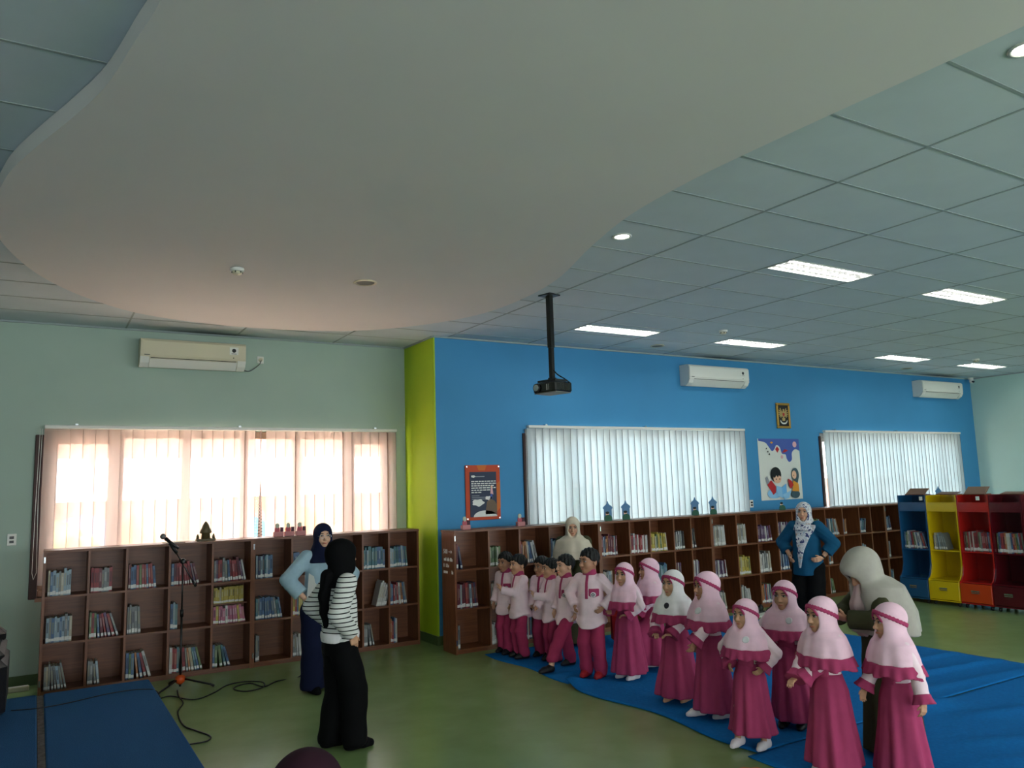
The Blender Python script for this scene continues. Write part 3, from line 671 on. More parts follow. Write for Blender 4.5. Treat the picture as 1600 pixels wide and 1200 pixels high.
for a in [('A', 2, 0, 9, 'greyblue'), ('A', 2, 1, 8, 'red'), ('A', 2, 2, 11, 'mixedred', 5), ('A', 2, 3, 10, 'mixedred', 14), ('A', 2, 4, 14, 'mixedred', 12), ('A', 1, 0, 10, 'greyblue'), ('A', 1, 1, 9, 'mixedred', 18), ('A', 1, 2, 5, 'grey', 3), ('A', 1, 3, 3, 'blue'), ('A', 0, 0, 8, 'grey', 12), ('A', 0, 1, 4, 'grey', 6), ('A', 0, 2, 7, 'mixed', 16), ('A', 0, 3, 12, 'mixed', 14), ('A', 0, 4, 5, 'mixed', 16),
          ('B', 2, 0, 8, 'blue'), ('B', 2, 1, 3, 'mixed'), ('B', 2, 3, 12, 'teal'), ('B', 2, 4, 9, 'teal', 5), ('B', 1, 0, 11, 'mixed', 10), ('B', 1, 1, 6, 'yelred'), ('B', 1, 4, 9, 'mixed', 8), ('B', 0, 0, 2, 'white'), ('B', 0, 1, 4, 'cream' if False else 'white', 4), ('B', 0, 3, 4, 'grey', 10), ('B', 0, 4, 4, 'mixed'),
          ('C', 2, 0, 2, 'dark', 9), ('C', 2, 1, 7, 'greenred'), ('C', 2, 2, 9, 'mixed', 15), ('C', 2, 3, 8, 'blue'), ('C', 1, 0, 11, 'redblue', 5), ('C', 1, 1, 6, 'grey', 8), ('C', 1, 2, 7, 'mixed'), ('C', 1, 3, 6, 'mixed'), ('C', 0, 0, 1, 'grey', 12), ('C', 0, 1, 4, 'white', 4), ('C', 0, 2, 6, 'mixed'),
          ('D', 2, 0, 12, 'redblue'), ('D', 2, 1, 14, 'redwhite'), ('D', 2, 2, 14, 'yellow', 4), ('D', 2, 3, 9, 'bw', 3), ('D', 2, 4, 3, 'bw', 6), ('D', 1, 0, 7, 'grey'), ('D', 1, 2, 12, 'teal'), ('D', 1, 3, 5, 'purwhite'), ('D', 1, 4, 6, 'purwhite'), ('D', 0, 3, 4, 'white'),
          ('E', 2, 0, 11, 'white', 3), ('E', 2, 1, 9, 'white', 3), ('E', 2, 2, 13, 'purwhite', 8), ('E', 2, 3, 12, 'purwhite'), ('E', 2, 4, 8, 'mixed'), ('E', 1, 0, 11, 'purwhite', 6), ('E', 1, 1, 11, 'yellow', 3), ('E', 1, 2, 11, 'white', 3), ('E', 1, 3, 9, 'blue', 8), ('E', 0, 0, 8, 'white', 7), ('E', 0, 1, 9, 'white', 8), ('E', 0, 2, 11, 'mixed', 4),
          ('F', 2, 0, 11, 'greenred', 7), ('F', 2, 1, 14, 'mixed', 14), ('F', 2, 2, 6, 'mixed'), ('F', 2, 3, 8, 'blue', -9), ('F', 1, 2, 2, 'red', 6), ('F', 1, 3, 6, 'grey', 4), ('F', 0, 0, 9, 'white', 7), ('F', 0, 1, 4, 'greenred', 10), ('F', 1, 0, 6, 'grey'), ('F', 1, 1, 7, 'mixed'),
          ('G', 2, 0, 6, 'blue', 8), ('G', 1, 0, 4, 'grey'), ('G', 0, 0, 5, 'mixed')]: comp(*a)
comp('B', 1, 3, 6, 'white', -14, right=True)
comp('A', 1, 4, 15, 'pinkwhite', 10, hmin=.18, hmax=.19, th=.023)
_c, _yf, _, _s = CASES['A']
fill(_c[4] + .011, _c[5] - .011, ROWZ[1] + .2255, _yf + .10, 16, 'yellow', 0, 'raised behind others, fifth bay of ' + _s, hmin=.175, hmax=.18, th=.022)
MB_RISER = MB().box((_c[4] + .015, _yf + .235, ROWZ[1] + .0225), (_c[5] - .015, _yf + .315, ROWZ[1] + .225)).box((_c[4] + .015, _yf + .10, ROWZ[1] + .215), (_c[5] - .015, _yf + .235, ROWZ[1] + .2254))
tag(MB_RISER.build('book_riser', M_WOOD), 'small brown riser holding the back row of books in the bookcase', 'riser')

# ------------------------------------------------------------------ coloured shelves on wheels
CSH = [(7.41, 6.965, 'blue', (.10, .30, .46), None), (6.96, 6.505, 'yellow', (.80, .68, .05), None), (6.50, 6.055, 'red', (.66, .11, .09), (.74, .24, .08)), (6.05, 5.625, 'maroon', (.33, .05, .09), (.30, .05, .09)), (5.62, 5.18, 'dark red', (.36, .06, .10), None)]
XD, XU, XBK = 11.30, 11.42, 11.80
for q, (ya, yb, cn, rgb, drgb) in enumerate(CSH):
    m = mat('gloss_' + cn.replace(' ', '_'), rgb, .22, .5); md = mat('gloss_drawer_' + cn.replace(' ', '_'), drgb or rgb, .25, .5)
    lab = {'blue': 'blue book shelf on wheels, leftmost of the coloured row', 'yellow': 'yellow book shelf on wheels between the blue and red ones', 'red': 'bright red book shelf on wheels with an orange drawer', 'maroon': 'dark maroon book shelf on wheels right of the red one', 'dark red': 'dark red shelf cut by the right edge of the picture'}[cn]
    t = thing('book_trolley', lab, 'shelf', (XD, yb, 0))
    w = ya - yb
    side = [(0, .06), (0, .36), (.045, .385), (.085, .44), (.12, .56)] + [(.12, 1.575), (.5, 1.575), (.5, .06)]
    for y in (0, w - .018): MB().prism([(a, b) for a, b in side], 'y', y, y + .018).build('side_panel', m, t)
    MB().box((.482, .018, .06), (.5, w - .018, 1.575)).build('back_panel', m, t)
    for z, x in ((.345, .03), (.76, .122), (1.335, .122)): MB().box((x, .018, z), (.482, w - .018, z + .018)).build('shelf_board', m, t)
    MB().box((.122, .018, 1.353), (.137, w - .018, 1.47)).build('front_lip', m, t)
    MB().box((.0, .018, .06), (.482, w - .018, .078)).build('base_board', m, t)
    d = MB().box((-.012, .006, .085), (.006, w - .006, .342), bev=.003).box((.006, .022, .09), (.46, w - .022, .30)).build('drawer', md, t)
    hy = w / 2
    MB().box((-.030, hy - .055, .215), (-.012, hy + .055, .225)).box((-.030, hy - .055, .235), (-.012, hy + .055, .255)).build('handle', M_CHROME, d)
    for wx, wy in ((.05, .05), (.05, w - .05), (.44, .05), (.44, w - .05)):
        wm = MB().box((wx - .012, wy - .016, .035), (wx + .03, wy + .016, .06)); wm.cyl((wx, wy - .012, .026), (wx, wy + .012, .026), .026, 14); wm.build('wheel', M_BLACK, t)
    if cn in ('blue', 'red'): MB().box((.116, w * .25 if cn == 'red' else .04, 1.50), (.1195, (w * .25 if cn == 'red' else .04) + .05, 1.555)).build('sticker', M_WHITE, t)
    n, sty, ln = {'blue': (13, 'mixed', 14), 'yellow': (7, 'grey', 12), 'red': (19, 'mixedred', 3), 'maroon': (15, 'mixed', 4), 'dark red': (9, 'mixed', 2)}[cn]
    fill(0, w - .036, .778, .01, n, sty, ln, 'middle board of the %s shelf on wheels' % cn, rz=1, ox=XU, oy=ya - .018)
for yy, z1, lab in [(7.21, .085, 'brown wooden book stand on top of the blue shelf'), (6.72, .03, 'low brown wooden book stand on top of the yellow shelf'), (6.31, .10, 'brown wooden book stand on top of the red shelf'), (5.80, .025, 'flat dark wooden book stand on top of the maroon shelf')]:
    t = thing('book_stand', lab, 'book stand', (11.64, yy, 1.576))
    MB().box((-.09, -.15, 0), (.09, .15, .012)).build('base', M_WOOD, t)
    MB().prism([(-.08, .012), (.06, z1 + .012), (.075, z1 + .008), (-.05, .012)], 'y', -.15, .15).build('slanted_board', mat('tan_board', (.46, .34, .25), .5), t)

# now make the books: the largest 300 singly, the rest joined
def book_size(b):
    q = project(*b[2]); return b[3][0] * b[3][2] / (q[2] ** 2) if q and 0 <= q[0] <= 1600 else 0
ALLBOOKS.sort(key=book_size, reverse=True)
def book_matrix(b):
    c, v, loc, sc, a, rz, where = b
    m = Matrix.Translation(loc)
    if rz: m = m @ Matrix.Rotation(R(-90), 4, 'Z')
    if a > 0: m = m @ Matrix.Translation((sc[0], 0, 0)) @ Matrix.Rotation(R(-a), 4, 'Y') @ Matrix.Translation((-sc[0], 0, 0)) if False else m @ Matrix.Rotation(R(-a), 4, 'Y') @ Matrix.Translation((0, 0, 0))
    elif a < 0: m = m @ Matrix.Translation((sc[0], 0, 0)) @ Matrix.Rotation(R(-a), 4, 'Y') @ Matrix.Translation((-sc[0], 0, 0))
    return m @ Matrix.Diagonal((*sc, 1))
restv, restf, restm = [], [], []
rest_mats = []
for k, b in enumerate(ALLBOOKS):
    me = book_data(b[0], b[1]); mw = book_matrix(b)
    if b[4]:                # leaning: lift so the lower corner stands on the board
        mw = Matrix.Translation((0, 0, b[3][0] * math.sin(R(abs(b[4]))) if b[4] > 0 else b[3][0] * math.sin(R(abs(b[4])))) ) @ mw if False else mw
        lo = min((mw @ v.co).z for v in me.vertices); mw = Matrix.Translation((0, 0, b[2][2] - lo)) @ mw
    if k < 300:
        o = link('book', me); o.matrix_world = mw
        lab = '%s book, %s' % (b[0], b[6])
        tag(o, lab, 'book', '%s books, %s' % (b[0], b[6]))
    else:
        o0 = len(restv); restv += [tuple(mw @ v.co) for v in me.vertices]
        for p in me.polygons:
            restf.append(tuple(i + o0 for i in p.vertices)); mm = me.materials[p.material_index]
            if mm not in rest_mats: rest_mats.append(mm)
            restm.append(rest_mats.index(mm))
me = bpy.data.meshes.new('small_books'); me.from_pydata(restv, [], restf)
for m in rest_mats: me.materials.append(m)
me.polygons.foreach_set('material_index', restm)
o = link('small_books', me); tag(o, 'many small far books standing in the brown bookcases along the blue wall', 'books'); o['kind'] = 'stuff'

# ------------------------------------------------------------------ things on the bookcases
def pink_stand(x, y, label):
    t = thing('pink_figure_stand', label, 'stand', (x, y, SH_H), 0)
    MB().box((-.055, -.03, 0), (.055, .03, .055), bev=.005).build('base', mat('dusty_pink', (.74, .50, .50), .6), t)
    MB().prism(ell(-.015, .075, .03, .042) , 'y', -.012, .0).build('figure_body', mat('rose', (.72, .34, .38), .6), t)
    MB().prism(ell(-.015, .125, .022, .028), 'y', -.014, .002).build('figure_head', mat('pale_scarf', (.72, .74, .66), .6), t)
    MB().box((.02, -.014, .05), (.055, .006, .105)).build('card', mat('dark_maroon_card', (.30, .13, .18), .6), t)
for x, lab in [(2.424, 'little pink figure stand on the left bookcase, leftmost of three'), (2.549, 'little pink figure stand on the left bookcase, middle of three'), (2.685, 'little pink figure stand on the left bookcase, rightmost of three')]: pink_stand(x, 9.30, lab)
pink_stand(4.41, 8.42, 'little pink figure stand below the left edge of the orange poster')
pink_stand(5.20, 8.45, 'little pink figure stand between the orange poster and the blind')
def mosque_card(x, label, tall=True):
    t = thing('mosque_card', label, 'standee', (x, 8.45, SH_H), R(-15))
    if tall:
        pl = [(-.055, 0), (-.055, .15)] + catmull([(-.055, .15), (-.07, .17), (-.05, .195), (-.018, .22), (0, .26), (.018, .22), (.05, .195), (.07, .17), (.055, .15)], 3) + [(.055, 0)]
        MB().prism(pl, 'y', -.004, .004).build('arch_card', mat('card_blue', (.30, .47, .62), .6), t)
    MB().prism(ell(0, .03, .055, .05, 14, 0, 180) + [(-.055, 0), (.055, 0)][:2], 'y', -.012, -.005).build('figure_body', mat('card_green', (.10, .33, .24), .6), t)
    MB().prism(ell(-.012, .092, .024, .022), 'y', -.011, -.005).build('figure_face', P_SKIN, t)
    MB().prism(ell(-.012, .105, .026, .018), 'y', -.014, -.010).build('figure_cap', mat('card_dark', (.08, .12, .12), .6), t)
    MB().box((-.04, -.02, 0), (.04, .03, .006)).build('foot', mat('card_green', (.10, .33, .24), .6), t)
mosque_card(6.58, 'blue mosque-shaped card with green figure, leftmost of the four')
mosque_card(6.89, 'blue mosque-shaped card with green figure, second from left')
mosque_card(8.17, 'blue mosque-shaped card with green figure, third from left')
mosque_card(8.53, 'blue mosque-shaped card with green figure, rightmost of the four')
mosque_card(10.02, 'small green figure card below the cartoon reading poster', False)
mosque_card(14.3, 'green mosque card behind the stands on the coloured shelves')
t = thing('temple_model', 'small bronze temple model on the left bookcase before the peach blind', 'ornament', (1.63, 9.32, SH_H))
M_BRZ = mat('bronze', (.36, .31, .20), .5, .4)
MB().box((-.10, -.05, 0), (.10, .05, .025), bev=.004).build('base', M_BRZ, t)
MB().lathe([(.05, .025), (.045, .08), (.06, .085), (.066, .095), (.045, .14), (.03, .18), (.012, .205), (.002, .215)], n=8).build('tower', M_BRZ, t)
for s in (-1, 1): MB().lathe([(.016, .025), (.016, .05), (.006, .075)], c=(s * .083, 0, 0), n=8).build('side_stupa', M_BRZ, t)
t = thing('open_book', 'open book lying on the bookcase top behind the cream-scarf woman', 'book', (5.95, 8.45, SH_H), R(6))
MB().prism([(-.14, 0), (-.14, .008), (-.05, .022), (0, .012), (.05, .022), (.14, .008), (.14, 0)], 'y', -.10, .10).build('pages', M_PAGE, t)
MB().box((-.145, -.104, -.0005), (.145, .104, .003)).build('cover', mat('brown_cover', (.32, .24, .18), .5), t)
t = thing('thin_booklet', 'thin closed booklet lying on the left bookcase beside the temple model', 'book', (1.30, 9.30, SH_H), R(8))
MB().box((-.10, -.07, 0), (.10, .07, .004)).build('cover', mat('cover_maroon', BC['maroon']), t)
MB().box((-.098, -.068, .004), (.098, .068, .010)).build('pages', M_PAGE, t)

# ------------------------------------------------------------------ stage, sofa, microphone stand, cables
ST = .25
M_CARP = mat('blue_carpet', (.17, .33, .50), .95, .05, .22, 160, bump=.5)
M_DIRT = mat('worn_seam', (.36, .33, .32), .9, .1, .4, 30)
for x0, x1, lab in [(.125, .955, 'blue carpeted stage platform whose right edge meets the green floor'), (-3.2, .075, 'blue carpeted stage platform under the black sofa')]:
    t = thing('stage_platform', lab, 'platform', ((x0 + x1) / 2, 2.5, 0)); hw = (x1 - x0) / 2
    MB().box((-hw, -5.2, ST - .035), (hw, 5.62, ST), bev=.01).build('carpet_top', M_CARP, t)
    MB().box((-hw + .01, -5.19, 0), (hw - .01, 5.61, ST - .035)).build('riser_box', mat('stage_side', (.16, .22, .30), .9), t)
tag(MB().box((.078, -2.6, ST - .06), (.122, 8.1, ST - .008)).build('stage_gap_strip', M_DIRT), 'worn grey strip in the gap between the two stage platforms', 'strip')
t = thing('sofa', 'black leather sofa end cut off by the left picture edge', 'sofa', (-.62, 7.45, ST), 0)
M_LEATH = mat('black_leather', (.07, .06, .075), .38, .5, .2, 30, bump=.15)
def roundbox(a, b, e): return MB().box(a, b, bev=e)
roundbox((-.85, -.42, .10), (.30, .40, .42), .05).build('seat_base', M_LEATH, t)
roundbox((.30, -.42, .06), (.49, .42, .50), .06).build('armrest', M_LEATH, t)
roundbox((.31, -.40, .48), (.47, .40, .56), .035).build('armrest_pad', M_LEATH, t)
roundbox((-.85, .20, .36), (.30, .44, .80), .07).build('back_cushion', M_LEATH, t)
roundbox((.28, .18, .52), (.46, .42, .64), .04).build('back_corner', M_LEATH, t)
roundbox((-.85, -.40, .40), (.29, .22, .52), .05).build('seat_cushion', M_LEATH, t)
for x in (-.75, .4):
    for y in (-.34, .34): MB().cyl((x, y, 0), (x, y, .1), .03, 10).build('foot', M_BLACK, t)
t = thing('floor_trunking', 'white cable trunking lying along the mint wall left of the bookcase', 'trunking', (-.20, 9.62, 0))
MB().box((-.9, -.03, 0), (.22, .03, .045), bev=.004).build('duct', M_CREAM, t)
MB().box((-.9, -.02, .045), (.21, .02, .05)).build('lid', M_WHITE, t)

t = thing('microphone_stand', 'black microphone boom stand with an orange hub by the stage', 'microphone stand', (1.30, 8.65, 0))
for ax, ay in [(.30, -.12), (-.22, -.14), (-.06, .28)]: MB().tube([(0, 0, .11), (ax * .9, ay * .9, .03), (ax, ay, .012)], [.010, .010, .013], 8).build('leg', M_BLACKM, t)
MB().lathe([(.018, .05), (.045, .075), (.05, .10), (.045, .125), (.018, .14)], n=8).build('hub', mat('orange_plastic', (.78, .30, .10), .4), t)
MB().cyl((0, 0, .03), (0, 0, .75), .011, 10).cyl((0, 0, .7), (0, 0, 1.23), .008, 10).build('pole', M_BLACKM, t)
MB().cyl((0, 0, .70), (0, 0, .77), .017, 10).build('pole_clutch', M_BLACK, t)
MB().ball((0, 0, 1.245), (.028, .028, .030)).cyl((0, -.05, 1.245), (0, .03, 1.245), .012, 8).build('boom_clutch', M_BLACK, t)
MB().cyl((.12, -.05, .99), (-.09, .05, 1.39), .007, 8).build('boom', M_BLACKM, t)
MB().cyl((.12, -.05, .99), (.09, -.04, 1.05), .013, 8).build('counterweight', M_BLACK, t)
MB().cyl((-.055, .03, 1.33), (-.12, .06, 1.43), .018, 8).build('clip', M_BLACK, t)
t = thing('microphone', 'black handheld microphone with a grey ball head clipped to the stand', 'microphone', (1.30, 8.65, 0))
MB().tube([(-.04, .02, 1.375), (-.12, .075, 1.445), (-.155, .10, 1.478)], [.012, .016, .020], 10).build('handle', M_BLACK, t)
MB().ball((-.178, .115, 1.498), .029).build('grille_head', mat('mic_grille', (.45, .46, .45), .45, .5, metal=.5), t)

M_CABLE = mat('black_cable', (.03, .03, .03), .5)
def cable(label, pts, r=.006):
    o = MB().tube([(x, y, z) for x, y, z in catmull(pts, 6)], r, 6).build('cable', M_CABLE)
    return tag(o, label, 'cable')
z = .007
cable('black cable looping on the green floor between stage and standing women', [(2.44, 7.9, .55), (2.45, 8.15, .25), (2.42, 8.40, z), (2.18, 8.35, z), (2.01, 8.20, z), (1.93, 8.42, z), (1.80, 8.40, z), (1.74, 8.28, z), (1.82, 8.12, z), (1.98, 8.14, .015), (2.03, 8.35, .017), (1.90, 8.52, .010), (1.72, 8.50, z), (1.56, 8.28, z), (1.39, 8.12, z), (1.29, 8.18, z), (1.18, 8.40, z), (1.06, 8.35, z)])
cable('black cable dropping from the microphone and curling by the stage edge', [(1.27, 8.60, z), (1.24, 8.33, .012), (1.24, 8.05, z), (1.15, 7.74, z), (1.13, 7.29, z), (1.19, 7.07, z), (1.26, 6.84, z), (1.21, 6.72, z), (1.08, 6.72, z), (.975, 6.72, z)])
cable('thin black cable running across the blue stage top', [(-.10, 7.62, ST + z), (.09, 7.56, ST + z), (.31, 7.60, ST + z), (.6, 7.72, ST + z), (.85, 7.70, ST + z), (.975, 7.62, ST - .03), (.99, 7.60, z)], .004)

# ------------------------------------------------------------------ blue carpets on the floor
M_MAT = mat('bright_blue_carpet', (.07, .40, .66), .9, .08, .10, 40, bump=.2)
def ground_mat(name, label, x0, x1, y0, y1, m, ridges, z0=.004, curl=None, nx=60, ny=80, wob=.05):
    vs, fs = [], []
    ph = rnd.uniform(0, 6)
    for j in range(ny + 1):
        for i in range(nx + 1):
            u, v = i / nx, j / ny
            x = x0 + (x1 - x0) * u; y = y0 + (y1 - y0) * v
            if i == 0 or u < .1: x += wob * (1 - u / .1) * math.sin(v * 9 + ph)
            if v < .1: y += wob * .08 * (1 - v / .1) * math.sin(u * 7 + ph)
            zz = z0
            for (ax, ay, bx, by, hh, ww) in ridges:
                dx, dy = bx - ax, by - ay; L2 = dx * dx + dy * dy
                tt = max(0, min(1, ((x - ax) * dx + (y - ay) * dy) / L2)); d = math.hypot(x - ax - tt * dx, y - ay - tt * dy)
                zz += hh * math.exp(-(d / ww) ** 2) * min(1, 4 * tt + .2, 4 * (1 - tt) + .3)
            if curl:
                d = math.hypot(x - curl[0], y - curl[1]); zz += curl[2] * math.exp(-(d / curl[3]) ** 2)
            vs.append((x, y, zz))
    n = len(vs)
    for j in range(ny):
        for i in range(nx):
            a = j * (nx + 1) + i; fs.append((a, a + 1, a + nx + 2, a + nx + 1))
    vs += [(x, y, max(.0005, q - .006)) for x, y, q in vs]
    fs += [tuple(n + i for i in reversed(f)) for f in fs]
    def rim(idx):
        for a, b in zip(idx[:-1], idx[1:]): fs.append((b, a, n + a, n + b))
    rim(list(range(nx + 1))); rim([j * (nx + 1) + nx for j in range(ny + 1)])
    rim(list(reversed([ny * (nx + 1) + i for i in range(nx + 1)]))); rim(list(reversed([j * (nx + 1) for j in range(ny + 1)])))
    b = MB().add(vs, fs, 0, True); o = b.build(name, m)
    return tag(o, label, 'carpet')
ground_mat('blue_carpet', 'blue carpet strip under the boys, nearest the bookcases', 4.46, 8.45, 6.445, 8.12, M_MAT, [(4.5, 7.3, 5.4, 7.1, .02, .05), (4.45, 6.8, 5.3, 6.75, .015, .05)], wob=.03)
ground_mat('blue_carpet', 'blue carpet strip under the front girls with a lifted corner', 4.40, 8.42, 4.06, 6.43, M_MAT, [(4.6, 5.6, 8.3, 5.0, .012, .08), (7.1, 4.65, 8.4, 4.5, .03, .05), (7.0, 5.0, 8.4, 4.95, .02, .05), (6.3, 4.35, 8.3, 4.15, .015, .07), (5.4, 4.4, 6.2, 5.9, .012, .06)], .012, (4.45, 6.40, .06, .16))
ground_mat('blue_carpet', 'blue carpet strip nearest the camera at the lower right', 4.30, 8.42, 1.60, 4.045, M_MAT, [(6.2, 3.7, 7.6, 3.3, .02, .08), (5.6, 3.4, 7.0, 2.6, .018, .08), (6.1, 4.02, 6.6, 4.0, .035, .10), (5.9, 2.9, 7.4, 2.5, .014, .07), (5.4, 3.1, 6.2, 2.6, .014, .06)], .010)
t = thing('play_mat', 'orange edged pale green foam play mat at the bottom picture edge', 'mat', (3.88, 3.63, 0), R(20))
sc = []
for k in range(48):
    a = 2 * math.pi * k / 48; rr_ = .34 + .016 * (k % 2)
    sc.append((rr_ * math.cos(a), rr_ * .9 * math.sin(a)))
MB().prism(sc, 'z', .001, .013).build('scalloped_edge', mat('orange_foam', (.76, .46, .20), .8), t)
MB().prism(ell(0, 0, .28, .25, 40), 'z', .013, .018).build('centre', mat('pale_green_foam', (.55, .62, .36), .8), t)
t = thing('red_bag', 'red bag on the floor between the tallest boy and the girls', 'bag', (6.05, 7.55, 0.0), R(20))
MB().box((-.20, -.11, .012), (.20, .11, .42), bev=.07).build('bag_body', mat('red_fabric', (.66, .07, .10), .7), t)
MB().box((-.16, -.125, .05), (.16, -.10, .24), bev=.02).build('front_pocket', mat('red_fabric', (.66, .07, .10), .7), t)
MB().tube(catmull([(-.06, 0, .40), (-.05, 0, .47), (.05, 0, .47), (.06, 0, .40)], 5), .012, 6).build('handle', M_BLACK, t)
t = thing('green_pouch', 'dark green pouch resting on top of the red bag', 'bag', (6.05, 7.55, .475), R(20))
MB().ball((0, 0, .07), (.15, .09, .075)).build('pouch_body', mat('dark_green_fabric', (.10, .17, .10), .8), t)
MB().ball((.03, -.07, .08), (.05, .03, .03)).build('leaf_patch', mat('leaf_green', (.35, .42, .16), .8), t)
for dx, lab in [(0, 'black shoe on a white bag by the bookcase, left one of the pair'), (.16, 'black shoe on a white bag by the bookcase, right one of the pair')]:
    t = thing('shoe', lab, 'shoe', (8.83 + dx, 7.98 - dx * .5, .022), R(15))
    MB().loft([[(-.13 + .0 * k, 0, 0)] for k in range(1)] * 2) if False else None
    MB().ball((-.03, 0, .035), (.11, .042, .035)).ball((.05, 0, .055), (.05, .038, .05)).build('upper', M_BLACK, t)
    MB().box((-.135, -.042, 0), (.10, .042, .018), bev=.008).build('sole', mat('grey_sole', (.3, .3, .3), .7), t)
t = thing('white_bag', 'flat white plastic bag on the floor under the black shoes', 'bag', (8.93, 7.90, 0), R(-10))
MB().box((-.33, -.18, .0005), (.33, .16, .02), bev=.008).build('sheet', M_WHITE, t)

# ------------------------------------------------------------------ people: surfaces grown from distance fields
def V3(*a): return np.array(a, float)
def smin(a, b, k):
    h = np.clip(.5 + .5 * (b - a) / k, 0, 1); return b + (a - b) * h - k * h * (1 - h)
def smax(a, b, k): return -smin(-a, -b, k)
def cone(P, a, b, ra, rb):
    a = np.asarray(a, np.float32); ab = np.asarray(b, np.float32) - a
    t = np.clip(((P - a) @ ab) / max(float(ab @ ab), 1e-9), 0, 1)
    d = P - a - t[:, None] * ab
    return np.sqrt((d * d).sum(1)) - (ra + t * (rb - ra))
def chain(P, pts, rs, k=.02):
    f = None
    for i in range(len(pts) - 1):
        g = cone(P, pts[i], pts[i + 1], rs[i], rs[i + 1]); f = g if f is None else smin(f, g, k)
    return f
def elli(P, c, r):
    q = (P - np.asarray(c, np.float32)) / np.asarray(r, np.float32)
    k0 = np.sqrt((q * q).sum(1)) + 1e-6; q2 = q / np.asarray(r, np.float32); k1 = np.sqrt((q2 * q2).sum(1)) + 1e-6
    return k0 * (k0 - 1) / k1
def rbox(P, c, hx, r):
    q = np.abs(P - np.asarray(c, np.float32)) - (np.asarray(hx, np.float32) - r)
    return np.sqrt((np.maximum(q, 0) ** 2).sum(1)) + np.minimum(q.max(1), 0) - r
def eltube(P, zs, a, b, cy=None, cx=None, folds=0, famp=None, ph=0, zlo=None, zhi=None):
    z = P[:, 2]; A = np.interp(z, zs, a); B = np.interp(z, zs, b)
    x = P[:, 0] - (np.interp(z, zs, cx) if cx is not None else 0); y = P[:, 1] - (np.interp(z, zs, cy) if cy is not None else 0)
    m = 1.0
    if folds:
        th = np.arctan2(y, x); am = np.interp(z, zs, famp)
        m = 1 + am * (np.sin(folds * th + ph + 3 * z) + .5 * np.sin((folds * 2 - 3) * th + 2.1 * ph))
    f = (np.sqrt((x / (A * m)) ** 2 + (y / (B * m)) ** 2) - 1) * np.minimum(A, B)
    lo = zs[0] if zlo is None else zlo; hi = zs[-1] if zhi is None else zhi
    return np.maximum(f, np.maximum(lo - z, z - hi))

_ED = [((0, 0, 0), (1, 0, 0)), ((0, 1, 0), (1, 1, 0)), ((0, 0, 1), (1, 0, 1)), ((0, 1, 1), (1, 1, 1)), ((0, 0, 0), (0, 1, 0)), ((1, 0, 0), (1, 1, 0)), ((0, 0, 1), (0, 1, 1)), ((1, 0, 1), (1, 1, 1)), ((0, 0, 0), (0, 0, 1)), ((1, 0, 0), (1, 0, 1)), ((0, 1, 0), (0, 1, 1)), ((1, 1, 0), (1, 1, 1))]
def surface(fn, lo, hi, h):
    lo = np.asarray(lo, float) - 2 * h; hi = np.asarray(hi, float) + 2 * h
    n = np.ceil((hi - lo) / h).astype(int) + 1
    ax = [lo[k] + h * np.arange(n[k]) for k in range(3)]
    G = np.stack(np.meshgrid(*ax, indexing='ij'), -1).reshape(-1, 3).astype(np.float32)
    f = fn(G).reshape(n).astype(np.float32)
    f[0] = f[-1] = 1; f[:, 0] = f[:, -1] = 1; f[:, :, 0] = f[:, :, -1] = 1
    s = f < 0
    c = np.zeros(n - 1, np.int8)
    for dx in (0, 1):
        for dy in (0, 1):
            for dz in (0, 1): c += s[dx:n[0] - 1 + dx, dy:n[1] - 1 + dy, dz:n[2] - 1 + dz]
    mask = (c > 0) & (c < 8)
    idx = -np.ones(n - 1, int); I, J, K = np.nonzero(mask); N = len(I); idx[mask] = np.arange(N)
    acc = np.zeros((N, 3)); num = np.zeros(N)
    for a, b in _ED:
        fa = f[I + a[0], J + a[1], K + a[2]]; fb = f[I + b[0], J + b[1], K + b[2]]
        cr = (fa < 0) != (fb < 0); t = np.where(cr, fa / np.where(cr, fa - fb, 1), 0)
        pos = np.array(a) + t[:, None] * (np.array(b) - np.array(a))
        acc[cr] += pos[cr]; num[cr] += 1
    v = (acc / np.maximum(num, 1)[:, None] + np.stack([I, J, K], 1)) * h + lo
    F = []
    for axis in range(3):
        sl0 = [slice(1, -1)] * 3; sl1 = [slice(1, -1)] * 3; sl0[axis] = slice(0, -1); sl1[axis] = slice(1, None)
        s0, s1 = s[tuple(sl0)], s[tuple(sl1)]
        cr = np.argwhere(s0 != s1); flip = s0[tuple(cr.T)]
        cr = cr + np.array([0 if k == axis else 1 for k in range(3)])
        u, w = [k for k in range(3) if k != axis]
        if axis == 1: u, w = w, u
        du = np.zeros(3, int); du[u] = 1; dw = np.zeros(3, int); dw[w] = 1
        q = np.stack([idx[tuple((cr - du - dw).T)], idx[tuple((cr - dw).T)], idx[tuple(cr.T)], idx[tuple((cr - du).T)]], 1)
        q[~flip] = q[~flip][:, ::-1]; F.append(q)
    return v, np.concatenate(F)
